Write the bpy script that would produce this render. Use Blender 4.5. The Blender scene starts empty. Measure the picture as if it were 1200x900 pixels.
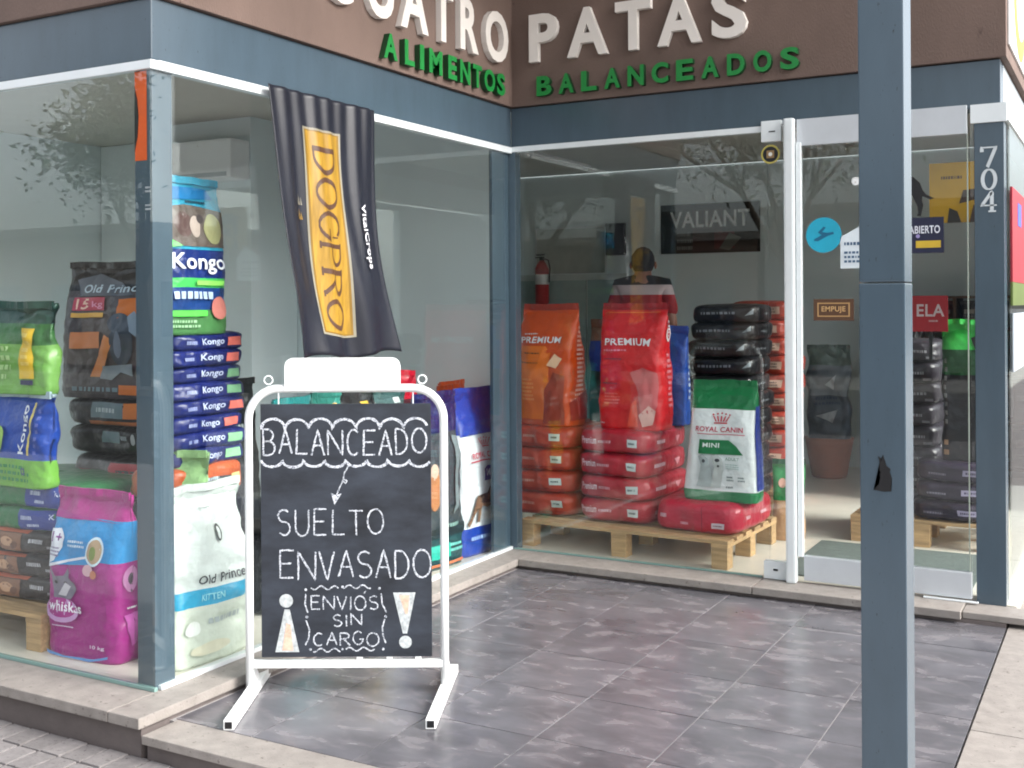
import bpy, bmesh, math, random
from mathutils import Vector, Matrix, noise
R = math.radians
S = bpy.context.scene
COL = S.collection

# ------------------------------------------------------------------ camera
cd = bpy.data.cameras.new('camera'); cam = bpy.data.objects.new('camera', cd); COL.objects.link(cam); S.camera = cam
cd.sensor_width = 36.0; cd.lens = 36.0 * 1311 / 1200; cd.shift_y = -93 / 1200.0
cd.clip_start = .05; cd.clip_end = 600
cam.matrix_world = Matrix.Translation((3.325, -6.023, 1.56)) @ Matrix.Rotation(R(28.9), 4, 'Z') @ Matrix.Rotation(R(90), 4, 'X') @ Matrix.Rotation(-.006, 4, 'Z')

# ------------------------------------------------------------------ daylight: soft overcast sun from the street on the right
SUN_EL, SUN_AZ = 36.0, 86.0          # azimuth clockwise from +Y
W = bpy.data.worlds.new('World'); S.world = W; W.use_nodes = True
wn = W.node_tree.nodes; wl = W.node_tree.links
sky = wn.new('ShaderNodeTexSky'); sky.sky_type = 'NISHITA'; sky.sun_disc = False
sky.sun_elevation = R(SUN_EL); sky.sun_rotation = R(SUN_AZ); sky.dust_density = 4.0; sky.air_density = 1.0
hs = wn.new('ShaderNodeHueSaturation'); hs.inputs['Saturation'].default_value = .30
bg = wn['Background']; bg.inputs['Strength'].default_value = .15
wl.new(sky.outputs[0], hs.inputs['Color']); wl.new(hs.outputs[0], bg.inputs['Color'])
sd = bpy.data.lights.new('sun', 'SUN'); sd.energy = 1.5; sd.angle = R(28); sd.color = (1, .97, .92)
sun = bpy.data.objects.new('sun', sd); COL.objects.link(sun)
sdir = Vector((math.sin(R(SUN_AZ)) * math.cos(R(SUN_EL)), math.cos(R(SUN_AZ)) * math.cos(R(SUN_EL)), math.sin(R(SUN_EL))))
sun.rotation_euler = sdir.to_track_quat('Z', 'Y').to_euler()
S.view_settings.view_transform = 'Standard'; S.view_settings.look = 'None'; S.view_settings.gamma = 1
S.view_settings.exposure = 1.5
S.cycles.filter_width = 1.9

# ------------------------------------------------------------------ helpers
def lin(c): return tuple(((x / 255) / 12.92 if x / 255 <= .04045 else ((x / 255 + .055) / 1.055) ** 2.4) for x in c)
MC = {}
def mat(name, rgb, rough=.6, metal=0, var=.12, vscale=6, bump=0, bscale=60, stretch=(1, 1, 1), rgb2=None, spec=.5, objvar=0, coat=0, specks=None):
    if name in MC: return MC[name]
    m = bpy.data.materials.new(name); m.use_nodes = True; n = m.node_tree.nodes; l = m.node_tree.links
    b = n['Principled BSDF']; b.inputs['Roughness'].default_value = rough; b.inputs['Metallic'].default_value = metal
    b.inputs['Specular IOR Level'].default_value = spec; b.inputs['Coat Weight'].default_value = coat
    c = lin(rgb); tc = n.new('ShaderNodeTexCoord'); mp = n.new('ShaderNodeMapping'); mp.inputs['Scale'].default_value = stretch
    l.new(tc.outputs['Object'], mp.inputs['Vector'])
    if objvar:
        oi = n.new('ShaderNodeObjectInfo'); va = n.new('ShaderNodeVectorMath'); va.operation = 'ADD'
        sc = n.new('ShaderNodeMath'); sc.operation = 'MULTIPLY'; sc.inputs[1].default_value = 37.0
        l.new(oi.outputs['Random'], sc.inputs[0]); l.new(mp.outputs[0], va.inputs[0]); l.new(sc.outputs[0], va.inputs[1]); vec = va.outputs[0]
    else: vec = mp.outputs[0]
    nt = n.new('ShaderNodeTexNoise'); nt.inputs['Scale'].default_value = vscale; nt.inputs['Detail'].default_value = 6; nt.inputs['Roughness'].default_value = .6
    l.new(vec, nt.inputs['Vector'])
    cr = n.new('ShaderNodeValToRGB'); cr.color_ramp.elements[0].position = .3; cr.color_ramp.elements[1].position = .7
    c2 = lin(rgb2) if rgb2 else c
    cr.color_ramp.elements[0].color = tuple(x * (1 - var) for x in c) + (1,)
    cr.color_ramp.elements[1].color = tuple(min(1, x * (1 + var)) for x in c2) + (1,)
    l.new(nt.outputs['Fac'], cr.inputs['Fac'])
    out = cr.outputs['Color']
    if objvar:
        mr = n.new('ShaderNodeMapRange'); mr.inputs['To Min'].default_value = 1 - objvar; mr.inputs['To Max'].default_value = 1 + objvar
        l.new(oi.outputs['Random'], mr.inputs['Value']); hv = n.new('ShaderNodeHueSaturation'); l.new(mr.outputs[0], hv.inputs['Value']); l.new(out, hv.inputs['Color']); out = hv.outputs[0]
    if specks:      # small chips and dirt spots
        ns = n.new('ShaderNodeTexNoise'); ns.inputs['Scale'].default_value = specks[0]; ns.inputs['Detail'].default_value = 4; ns.inputs['Roughness'].default_value = .7; l.new(vec, ns.inputs['Vector'])
        cs_ = n.new('ShaderNodeValToRGB'); cs_.color_ramp.elements[0].position = specks[1]; cs_.color_ramp.elements[1].position = specks[1] + .06; l.new(ns.outputs['Fac'], cs_.inputs[0])
        ms = n.new('ShaderNodeMix'); ms.data_type = 'RGBA'; l.new(cs_.outputs[0], ms.inputs[0]); l.new(out, ms.inputs[6]); ms.inputs[7].default_value = lin(specks[2]) + (1,); out = ms.outputs[2]
    l.new(out, b.inputs['Base Color'])
    if bump:
        n2 = n.new('ShaderNodeTexNoise'); n2.inputs['Scale'].default_value = bscale; n2.inputs['Detail'].default_value = 5; l.new(vec, n2.inputs['Vector'])
        bp = n.new('ShaderNodeBump'); bp.inputs['Strength'].default_value = bump; bp.inputs['Distance'].default_value = .01
        l.new(n2.outputs['Fac'], bp.inputs['Height']); l.new(bp.outputs[0], b.inputs['Normal'])
    MC[name] = m; return m
def foil(rgb, rough=.3):
    key = 'foil_%d_%d_%d' % rgb
    if key in MC: return MC[key]
    m = mat(key, rgb, rough=rough, var=.10, vscale=9, objvar=.04); n = m.node_tree.nodes; l = m.node_tree.links; b = n['Principled BSDF']
    va = [x for x in n if x.type == 'VECT_MATH'][0]
    st = n.new('ShaderNodeMapping'); st.inputs['Scale'].default_value = (1, 1, .55); l.new(va.outputs[0], st.inputs['Vector'])
    r1 = n.new('ShaderNodeTexNoise'); r1.noise_type = 'RIDGED_MULTIFRACTAL'; r1.inputs['Scale'].default_value = 5.0; r1.inputs['Detail'].default_value = 3; r1.inputs['Distortion'].default_value = .5; l.new(st.outputs[0], r1.inputs['Vector'])
    r2 = n.new('ShaderNodeTexNoise'); r2.inputs['Scale'].default_value = 16; r2.inputs['Detail'].default_value = 2; l.new(va.outputs[0], r2.inputs['Vector'])
    ad = n.new('ShaderNodeMath'); ad.operation = 'MULTIPLY_ADD'; ad.inputs[1].default_value = .6; l.new(r1.outputs[0], ad.inputs[0]); l.new(r2.outputs[0], ad.inputs[2])
    bp = n.new('ShaderNodeBump'); bp.inputs['Strength'].default_value = .85; bp.inputs['Distance'].default_value = .014; l.new(ad.outputs[0], bp.inputs['Height']); l.new(bp.outputs[0], b.inputs['Normal'])
    return m
def ink(rgb): return mat('ink_%d_%d_%d' % rgb, rgb, rough=.42, var=.05, vscale=20)
def glass_mat(name, tint, boost=1.0):
    m = bpy.data.materials.new(name); m.use_nodes = True; n = m.node_tree.nodes; l = m.node_tree.links; n.remove(n['Principled BSDF'])
    t = n.new('ShaderNodeBsdfTransparent'); t.inputs['Color'].default_value = tint + (1,)
    g = n.new('ShaderNodeBsdfGlossy'); g.inputs['Roughness'].default_value = 0.0; g.inputs['Color'].default_value = (.95, 1, 1, 1)
    ge = n.new('ShaderNodeNewGeometry'); mr = n.new('ShaderNodeMapRange'); mr.inputs['To Min'].default_value = 1.52; mr.inputs['To Max'].default_value = 1 / 1.52
    l.new(ge.outputs['Backfacing'], mr.inputs['Value']); f = n.new('ShaderNodeFresnel'); l.new(mr.outputs[0], f.inputs['IOR'])
    mu = n.new('ShaderNodeMath'); mu.operation = 'MULTIPLY'; mu.inputs[1].default_value = boost; mu.use_clamp = True; l.new(f.outputs[0], mu.inputs[0])
    mx = n.new('ShaderNodeMixShader'); l.new(mu.outputs[0], mx.inputs[0]); l.new(t.outputs[0], mx.inputs[1]); l.new(g.outputs[0], mx.inputs[2])
    l.new(mx.outputs[0], n['Material Output'].inputs['Surface']); return m

def link_mesh(name, me, mats, parent=None, smooth=False):
    for m in (mats if isinstance(mats, (list, tuple)) else [mats]): me.materials.append(m)
    o = bpy.data.objects.new(name, me); COL.objects.link(o)
    if parent: o.parent = parent
    if smooth: me.polygons.foreach_set('use_smooth', [True] * len(me.polygons))
    return o
def obj(name, bm, mats, parent=None, smooth=False):
    me = bpy.data.meshes.new(name); bm.normal_update(); bm.to_mesh(me); bm.free()
    return link_mesh(name, me, mats, parent, smooth)
def box(bm, x0, x1, y0, y1, z0, z1, bev=0, mi=0):
    r = bmesh.ops.create_cube(bm, size=1.0); vs = r['verts']
    for v in vs: v.co = Vector(((x0 + x1) / 2 + v.co.x * (x1 - x0), (y0 + y1) / 2 + v.co.y * (y1 - y0), (z0 + z1) / 2 + v.co.z * (z1 - z0)))
    fs = set(f for v in vs for f in v.link_faces)
    for f in fs: f.material_index = mi
    if bev:
        es = set(e for v in vs for e in v.link_edges)
        bmesh.ops.bevel(bm, geom=list(es), offset=bev, segments=2, affect='EDGES', profile=.7)
def boxo(name, x0, x1, y0, y1, z0, z1, m, parent=None, bev=0):
    bm = bmesh.new(); box(bm, x0, x1, y0, y1, z0, z1, bev); return obj(name, bm, m, parent)
def tube(bm, pts, r, n=8, closed=False, mi=0, cap=True):
    pts = [Vector(p) for p in pts]; N = len(pts); rings = []; prev = None
    for i, p in enumerate(pts):
        a = pts[(i - 1) % N] if (closed or i > 0) else p; b = pts[(i + 1) % N] if (closed or i < N - 1) else p
        d = (b - a).normalized()
        if prev is None:
            s = Vector((0, 0, 1)) if abs(d.z) < .9 else Vector((1, 0, 0)); prev = d.cross(s).normalized()
        u = (prev - d * prev.dot(d)).normalized(); prev = u; w = d.cross(u)
        rr = r[i] if isinstance(r, (list, tuple)) else r
        rings.append([bm.verts.new(p + (u * math.cos(2 * math.pi * k / n) + w * math.sin(2 * math.pi * k / n)) * rr) for k in range(n)])
    for i in range(N if closed else N - 1):
        A, B = rings[i], rings[(i + 1) % N]
        for k in range(n): bm.faces.new((A[k], A[(k + 1) % n], B[(k + 1) % n], B[k])).material_index = mi
    if not closed and cap: bm.faces.new(rings[0][::-1]).material_index = mi; bm.faces.new(rings[-1]).material_index = mi
def thing(name, label, cat, loc=(0, 0, 0), rz=0, group=None):
    o = bpy.data.objects.new(name, None); COL.objects.link(o); o.location = loc; o.rotation_euler = (0, 0, rz); o.empty_display_size = .1
    o['label'] = label; o['category'] = cat
    if group: o['group'] = group
    return o
def tag(o, label, cat, group=None):
    o['label'] = label; o['category'] = cat
    if group: o['group'] = group
    return o
def struct(o, kind='structure'): o['kind'] = kind; return o
REG = {}
def dup(root, loc, rz, label):
    if root.name in REG:      # a bag: same kind, its own creases
        a, kw = REG[root.name]; r = root.copy(); COL.objects.link(r); r.location = loc; r.rotation_euler = (0, 0, rz); r['label'] = label
        a = list(a); a[3] = a[3] + 1.37 * (len(bpy.data.objects) % 97); lying_bag(r, *a, **kw); REG.pop(r.name, None); return r
    r = root.copy(); COL.objects.link(r); r.location = loc; r.rotation_euler = (0, 0, rz); r['label'] = label
    for ch in list(root.children):
        c = ch.copy(); COL.objects.link(c); c.parent = r
        for g in ch.children:
            d = g.copy(); COL.objects.link(d); d.parent = c
    return r

# ---- text and 2D print
TXT = {}
def text2d(s, off=0.0):
    """outline of a string as triangles, normalised to 0..1 x 0..1"""
    k = (s, off)
    if k in TXT: return TXT[k]
    cu = bpy.data.curves.new('t', 'FONT'); cu.body = s; cu.offset = off; cu.resolution_u = 4; cu.space_character = 1.05
    o = bpy.data.objects.new('t', cu); COL.objects.link(o)
    me = bpy.data.meshes.new_from_object(o); bm = bmesh.new(); bm.from_mesh(me); bmesh.ops.triangulate(bm, faces=bm.faces[:])
    vs = [v.co.copy() for v in bm.verts]; fs = [[v.index for v in f.verts] for f in bm.faces]
    bm.free(); bpy.data.objects.remove(o); bpy.data.curves.remove(cu); bpy.data.meshes.remove(me)
    x0 = min(v.x for v in vs); x1 = max(v.x for v in vs); y0 = min(v.y for v in vs); y1 = max(v.y for v in vs)
    vs = [((v.x - x0) / (x1 - x0), (v.y - y0) / (y1 - y0)) for v in vs]
    TXT[k] = (vs, fs, (x1 - x0) / (y1 - y0)); return TXT[k]
def mesh2d(spec, rnd):
    """print element -> (verts2d, faces, colour)"""
    k = spec[0]
    if k == 't':
        _, s, cx, cy, w, h, col = spec[:7]; rot = spec[7] if len(spec) > 7 else 0
        vs, fs, _a = text2d(s, .018)
        if rot == 0: out = [(cx + (x - .5) * w, cy + (y - .5) * h) for x, y in vs]
        elif rot == 1: out = [(cx - (y - .5) * w, cy + (x - .5) * h) for x, y in vs]     # reads upwards
        else: out = [(cx + (y - .5) * w, cy - (x - .5) * h) for x, y in vs]              # reads downwards
        return [(out, fs, col)]
    if k == 'r':
        _, cx, cy, w, h, col = spec; return [([(cx - w / 2, cy - h / 2), (cx + w / 2, cy - h / 2), (cx + w / 2, cy + h / 2), (cx - w / 2, cy + h / 2)], [[0, 1, 2, 3]], col)]
    if k == 'e':
        _, cx, cy, w, h, col = spec; n = 20
        return [([(cx + w / 2 * math.cos(2 * math.pi * i / n), cy + h / 2 * math.sin(2 * math.pi * i / n)) for i in range(n)], [list(range(n))], col)]
    if k == 'p':
        return [(list(spec[1]), [list(range(len(spec[1])))], spec[2])]
    if k == 'm':      # lines of small print too fine to read: short ink dashes
        _, cx, cy, w, h, col, rows = spec; out = []
        rh = h / rows
        for i in range(rows):
            x = cx - w / 2; yy = cy + h / 2 - rh * (i + .5); end = cx + w / 2 * (1 if i % 3 else .8)
            while x < end:
                ww = min(rnd.uniform(.25, .9) * w / 8, end - x)
                if ww > w / 50: out.append(([(x, yy - rh * .26), (x + ww, yy - rh * .26), (x + ww, yy + rh * .26), (x, yy + rh * .26)], [[0, 1, 2, 3]], col))
                x += ww + w / 28
        return out
def print_on(parent, specs, surf, maxlen, seed=1, base=.0028):
    """flat print laid on a curved surface surf(u, v, lift) -> Vector; maxlen in uv"""
    rnd = random.Random(seed)
    for kinds, name in (('repm', 'printed_panel'), ('t', 'lettering')):
        bm = bmesh.new(); mats = []; lay = 0
        for si, sp in enumerate(specs):
            if sp[0] not in kinds: continue
            lay = si
            for vs, fs, col in mesh2d(sp, rnd):
                m = ink(col)
                if m not in mats: mats.append(m)
                b2 = bmesh.new(); vv = [b2.verts.new((x, y, 0)) for x, y in vs]
                for f in fs:
                    try: b2.faces.new([vv[i] for i in f])
                    except ValueError: pass
                bmesh.ops.triangulate(b2, faces=b2.faces[:])
                for _ in range(5):
                    es = [e for e in b2.edges if max(abs(e.verts[0].co.x - e.verts[1].co.x) / maxlen[0], abs(e.verts[0].co.y - e.verts[1].co.y) / maxlen[1]) > 1]
                    if not es: break
                    bmesh.ops.subdivide_edges(b2, edges=es, cuts=1); bmesh.ops.triangulate(b2, faces=b2.faces[:])
                mp = {}
                for v in b2.verts: mp[v] = bm.verts.new(surf(v.co.x, v.co.y, base + .0006 * lay))
                for f in b2.faces:
                    nf = bm.faces.new([mp[v] for v in f.verts]); nf.material_index = mats.index(m)
                b2.free()
        if len(bm.faces): obj(name, bm, mats, parent, smooth=True)
        else: bm.free()

def deform(P, s, c):
    q = P * 5.5 + Vector((s, s * 1.7, -s)); q2 = P * 14 + Vector((-s, s, s))
    n1 = noise.noise(q); n2 = noise.noise(q + Vector((9, 4, 2))); n3 = 1 - abs(noise.noise(q2)) * 2
    n4 = max(0, noise.noise(P * 9 + Vector((s * 2, 3, 1)))) ** .5; sg = 1 if P.y < 0 else -1
    return Vector((P.x + c * .9 * n2, P.y + c * (n1 + .45 * n3 * sg + .7 * n4 * sg), P.z + c * .35 * n2))
def spow(x, p): return math.copysign(abs(x) ** p, x)
def standing_bag(parent, Wd, D, H, seed, bands, front=(), side=(), crk=.014, topw=1.0, lean=0.0, slump=.0, p=4.6):
    """upright pillow bag on a gusset bottom, pinched to a flat seam at its top"""
    def AB(t):
        a = Wd / 2 * (1 - (1 - topw) * t) * (1.0 - .05 * (1 - min(1, t / .06)) - .03 * math.sin(t * 3.1)) * (1 + slump * (1 - t) ** 2)
        if t < .22: b = D / 2 * (.94 + .06 * t / .22)
        else: b = D / 2 * max(.035, (1 - ((t - .22) / .74) ** 3.0)) if t < .96 else D / 2 * .035
        return a, b
    def pt(x, y, t): return deform(Vector((x, y, 0)) + Vector((0, lean * t, t * H)), seed, crk * (.35 + .65 * min(1, t * 4)))
    def surf(u, v, lift):
        a, b = AB(v); uu = max(-.985, min(.985, u * .94)); P = pt(uu * a, -b * (1 - abs(uu) ** p) ** (1 / p), v); return P + Vector((0, -lift, 0))
    def surf_side(u, v, lift):
        a, b = AB(v); uu = max(-.97, min(.97, u * .9)); P = pt(a * (1 - abs(uu) ** p) ** (1 / p), uu * b, v); return P + Vector((lift, 0, 0))
    ts = sorted(set([0, .02, .05] + [i / 38 for i in range(3, 37)] + [.965, .98, 1.0] + [b[0] for b in bands] + [b[1] for b in bands]))
    ts = [t for i, t in enumerate(ts) if i == 0 or t - ts[i - 1] > .004]; n = 68
    bm = bmesh.new(); rings = []
    for t in ts:
        a, b = AB(t); rings.append([bm.verts.new(pt(a * spow(math.cos(2 * math.pi * k / n), 2 / p), b * spow(math.sin(2 * math.pi * k / n), 2 / p), t)) for k in range(n)])
    mats = [foil(c) for _, _, c in bands]
    for i in range(len(ts) - 1):
        tm = (ts[i] + ts[i + 1]) / 2; mi = next((j for j, b in enumerate(bands) if b[0] <= tm <= b[1]), 0)
        for k in range(n): bm.faces.new((rings[i][k], rings[i][(k + 1) % n], rings[i + 1][(k + 1) % n], rings[i + 1][k])).material_index = mi
    bm.faces.new(rings[0][::-1]); f = bm.faces.new(rings[-1]); f.material_index = len(mats) - 1
    obj('bag_body', bm, mats, parent, smooth=True)
    bs_ = bmesh.new(); prev = None; nn = 30
    for k in range(nn + 1):
        u = -1.02 + 2.04 * k / nn; P = pt(max(-.985, min(.985, u)) * Wd / 2 * topw, 0, 1.0); zz = .004 * noise.noise(Vector((u * 3, seed, 0)))
        q = [bs_.verts.new(P + Vector((0, dy, dz + zz))) for dy, dz in ((-.006, -.022), (-.006, .010), (.006, .010), (.006, -.022))]
        if prev:
            for a_ in range(4): bs_.faces.new((prev[a_], prev[(a_ + 1) % 4], q[(a_ + 1) % 4], q[a_]))
        else: bs_.faces.new(q)
        prev = q
    bs_.faces.new(prev[::-1]); bmesh.ops.recalc_face_normals(bs_, faces=bs_.faces[:]); obj('top_seal', bs_, [mats[-1]], parent)
    print_on(parent, list(front), surf, (.12, .04), seed, .003 + crk * .2)
    print_on(parent, list(side), surf_side, (.2, .04), seed + 3, .003 + crk * .2)
def lying_bag(parent, Wd, D, H, seed, color, front=(), side=(), crk=.019, p=6.0, pz=4.6):
    REG[parent.name] = ((Wd, D, H, seed, color), dict(front=front, side=side, crk=crk, p=p, pz=pz))
    a, b, c = Wd / 2, D / 2, H / 2
    def pt(x, y, z): return deform(Vector((x, y, z + c)), seed, crk)
    def surf(u, v, lift):
        uu = max(-.96, min(.96, u * .93)); w = max(-.93, min(.93, (v * 2 - 1) * .9)); k = max(.0, 1 - abs(uu) ** p - abs(w) ** pz)
        return pt(uu * a, -b * k ** (1 / p), w * c) + Vector((0, -lift, 0))
    def surf_side(u, v, lift):
        uu = max(-.96, min(.96, u * .93)); w = max(-.93, min(.93, (v * 2 - 1) * .9)); k = max(.0, 1 - abs(uu) ** p - abs(w) ** pz)
        return pt(a * k ** (1 / p), uu * b, w * c) + Vector((lift, 0, 0))
    bm = bmesh.new(); bmesh.ops.create_cube(bm, size=2.0); bmesh.ops.subdivide_edges(bm, edges=bm.edges[:], cuts=15, use_grid_fill=True)
    for v in bm.verts:
        d = Vector([math.tan(q * .86) / math.tan(.86) for q in v.co]); s = (abs(d.x) ** p + abs(d.y) ** p + abs(d.z) ** pz); k = s ** (-1 / p)
        for _ in range(6):
            F_ = abs(d.x * k) ** p + abs(d.y * k) ** p + abs(d.z * k) ** pz - 1; dF = (p * (abs(d.x * k) ** p + abs(d.y * k) ** p) + pz * abs(d.z * k) ** pz) / k; k -= F_ / dF
        v.co = pt(d.x * k * a, d.y * k * b, d.z * k * c)
    obj('bag_body', bm, [foil(color)], parent, smooth=True)
    print_on(parent, list(front), surf, (.1, .3), seed, .004)
    print_on(parent, list(side), surf_side, (.1, .3), seed + 5, .004)

# ------------------------------------------------------------------ materials
M_slate = mat('slate_blue_paint', (68, 84, 96), rough=.22, var=.09, vscale=4, stretch=(2.4, 2.4, .6), specks=(60, .66, (36, 40, 44)), bump=.015, bscale=60, spec=.6)
M_fascia = mat('brown_render', (106, 88, 80), rough=.75, var=.17, vscale=2.2, bump=.25, bscale=120, stretch=(1, 1, .5), specks=(7, .66, (84, 68, 62)))
M_alu = mat('brushed_aluminium', (222, 228, 230), rough=.3, metal=.1, var=.04, vscale=8)
M_stone = mat('light_granite', (140, 134, 129), rough=.6, var=.16, vscale=16, bump=.15, bscale=150, objvar=.06, specks=(38, .62, (104, 96, 92)))
M_riser = mat('riser_render', (98, 90, 88), rough=.8, var=.14, vscale=7, bump=.2)
M_grout = mat('grout', (156, 152, 152), rough=.85, var=.12, vscale=25)
M_wall = mat('interior_wall', (226, 238, 241), rough=.8, var=.03, vscale=1.5)
M_ceil = mat('ceiling_paint', (205, 204, 198), rough=.85, var=.03)
M_floor = mat('shop_floor', (212, 208, 196), rough=.32, var=.05, vscale=4)
M_wood = mat('pallet_pine', (182, 150, 108), rough=.7, var=.26, vscale=5, bump=.3, stretch=(1, 12, 12), objvar=.14, specks=(30, .66, (120, 84, 52)))
M_white = mat('white_gloss_paint', (232, 234, 234), rough=.3, var=.03, specks=(34, .67, (150, 128, 108)))
M_black = mat('black_plastic', (20, 21, 24), rough=.4, var=.1)
M_rubber = mat('mat_rubber', (92, 102, 98), rough=.85, var=.15, vscale=30, bump=.3)
M_glass = glass_mat('window_glass', (.97, .985, .982), .8)
M_doorglass = glass_mat('door_glass', (.965, .98, .976), .65)
M_asph = mat('asphalt', (74, 73, 72), rough=.9, var=.2, vscale=30, bump=.4)
M_walk = mat('concrete_paving', (150, 146, 140), rough=.85, var=.12, vscale=4, bump=.2)
def tile_mat():
    m = mat('porch_tile', (93, 92, 97), rough=.22, var=.26, vscale=3.4, stretch=(1.0, 1.7, 1), objvar=.10, spec=.55)
    n = m.node_tree.nodes; l = m.node_tree.links; b = n['Principled BSDF']; src = b.inputs['Base Color'].links[0].from_socket
    nz = n.new('ShaderNodeTexNoise'); nz.inputs['Scale'].default_value = 6.0; nz.inputs['Detail'].default_value = 7; nz.inputs['Distortion'].default_value = .6
    mp = [x for x in n if x.type == 'MAPPING'][0]; va = [x for x in n if x.type == 'VECT_MATH'][0]
    l.new(va.outputs[0], nz.inputs['Vector'])
    cr = n.new('ShaderNodeValToRGB'); cr.color_ramp.elements[0].position = .50; cr.color_ramp.elements[1].position = .86
    cr.color_ramp.elements[0].color = (0, 0, 0, 1); cr.color_ramp.elements[1].color = (.62, .62, .62, 1); l.new(nz.outputs['Fac'], cr.inputs[0])
    mx = n.new('ShaderNodeMix'); mx.data_type = 'RGBA'; l.new(cr.outputs[0], mx.inputs[0]); l.new(src, mx.inputs[6]); mx.inputs[7].default_value = lin((156, 150, 154)) + (1,)
    l.new(mx.outputs[2], b.inputs['Base Color'])
    rr = n.new('ShaderNodeMapRange'); rr.inputs['To Min'].default_value = .17; rr.inputs['To Max'].default_value = .34; l.new(nz.outputs['Fac'], rr.inputs['Value']); l.new(rr.outputs[0], b.inputs['Roughness'])
    return m
M_tile = tile_mat()

# ------------------------------------------------------------------ ground and streets
struct(boxo('ground', -300, 300, -300, 300, -.6, -.24, M_asph))
struct(boxo('road', -60, 60, -15.5, -8.2, -.24, -.2, M_asph))
struct(boxo('side_road', 7.2, 14.5, -8.2, 60, -.24, -.2, M_asph))
struct(boxo('sidewalk_south', -60, 60, -19, -15.5, -.24, -.08, M_walk))
struct(boxo('sidewalk_east', 14.5, 18, -8.2, 60, -.24, -.08, M_walk))
pv = struct(boxo('pavement', -30, 7.2, -8.2, -3.08, -.24, -.099, M_grout))
struct(boxo('pavement_east', 4.2, 7.2, -3.08, 40, -.24, -.099, M_walk))
M_pav = mat('grey_paver', (118, 114, 114), rough=.8, var=.16, vscale=30, bump=.3, bscale=90, objvar=.14, specks=(50, .62, (70, 66, 66)))
me_p = None; rnd = random.Random(4)
for j in range(8):
    for i in range(34):
        x = .25 - .108 * i; y = -3.165 - .142 * j
        if j > 5 and i > 12 and j * 34 + i > 260: continue
        if me_p is None:
            bm = bmesh.new(); box(bm, -.049, .049, -.066, .066, -.03, 0, .004); o = obj('paver', bm, M_pav, pv); me_p = o.data
        else:
            o = bpy.data.objects.new('paver', me_p); COL.objects.link(o); o.parent = pv
        o.location = (x, y, -.088 + rnd.uniform(-.002, .002)); o.rotation_euler = (rnd.uniform(-.01, .01), rnd.uniform(-.01, .01), rnd.uniform(-.015, .015))

# porch floor of tiles
pf = struct(boxo('porch_floor', .12, 2.8, -2.95, -.19, -.24, -.003, M_grout))
xs = [.155, .53, .985, 1.44, 1.895, 2.35, 2.803]; ys = [-2.935, -2.455, -2.0, -1.545, -1.09, -.635, -.2]
for i in range(6):
    for j in range(6):
        bm = bmesh.new(); g = .0022; cx = (xs[i] + xs[i + 1]) / 2; cy = (ys[j] + ys[j + 1]) / 2
        box(bm, xs[i] + g - cx, xs[i + 1] - g - cx, ys[j] + g - cy, ys[j + 1] - g - cy, -.012, 0, .0012)
        o = obj('tile', bm, M_tile, pf); o.location = (cx, cy, rnd.uniform(-.0005, .0005))
# front kerb strip and right border slabs
ks = struct(boxo('kerb_strip', .172, 2.8, -3.09, -2.94, -.24, -.032, M_riser))
for a, b in ((.172, 1.27), (1.274, 2.42), (2.424, 3.5)): boxo('stone_slab', a, b, -3.118, -2.938, -.031, .001, M_stone, ks, .004)
rb = struct(boxo('border_paving', 2.812, 4.2, -2.93, 30, -.24, -.034, M_riser))
yy = -2.934
for ln in (1.29, 1.5, 1.5, 1.5, 1.5):
    for a, b in ((2.808, 3.42), (3.424, 4.2)): boxo('stone_slab', a, b, yy, yy + ln - .005, -.033, -.001, M_stone, rb, .003)
    yy += ln
# sill slabs under the glass
sl = struct(boxo('window_sill_base', -4.2, .14, -3.09, -2.5, -.24, .018, M_riser))
boxo('sill_riser', -.05, .14, -2.499, .0, -.2, .018, M_riser, sl); boxo('sill_riser', .145, 2.80, -.205, -.02, -.2, .018, M_riser, sl)
for a, b in ((-4.2, -2.2), (-2.196, -.004)): boxo('stone_slab', a, b, -3.12, -2.86, .019, .06, M_stone, sl, .005)
for a, b in ((-3.12, -1.35), (-1.346, -.004)): boxo('stone_slab', 0, .16, a, b, .019, .0598, M_stone, sl, .005)
for a, b, f in ((.164, 1.565, -.235), (1.57, 2.60, -.235), (2.604, 3.1, -.20)): boxo('stone_slab', a, b, f, -.0, .02, .0595 if f < -.21 else .052, M_stone, sl, .005)
# shop floor
fl = struct(boxo('shop_floor', -4.2, 2.83, .001, 4.5, -.2, .0585, M_floor)); fl2 = struct(boxo('display_floor', -4.2, -.001, -2.855, 0, -.2, .0585, M_floor))

# ------------------------------------------------------------------ building
B = thing('shop_building', 'corner pet food shop with slate blue beams, brown fascia and large glass windows', 'shop', (0, 0, 0))
def part(n, *a, m=M_slate, p=None, bev=.003): return boxo(n, *a, m, p or B, bev)
part('beam', -6, -.001, -2.89, -2.75, 2.525, 2.765)                                 # left facade
part('beam', -.14, 0, -2.888, -.001, 2.526, 2.764)                                   # return
part('beam', .001, 2.77, 0, .14, 2.527, 2.763)                                       # back
part('beam', 2.63, 2.771, .141, 4.5, 2.528, 2.762, m=mat('pale_beam', (150, 158, 164), rough=.4))                           # right
part('fascia', -6, .024, -2.915, -2.76, 2.768, 4.7, m=M_fascia)
part('fascia', -.13, .025, -2.758, -.026, 2.7685, 4.7, m=M_fascia)
part('fascia', -.13, 2.80, -.025, .13, 2.769, 4.7, m=M_fascia)
part('fascia', 2.66, 2.801, .131, 4.5, 2.7695, 4.7, m=M_fascia)
part('unseen_porch_ceiling', -6, 2.84, -3.05, 4.5, 4.71, 4.9, m=M_ceil)  # added slab out of view, set high so low sun reaches the return beam
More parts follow.
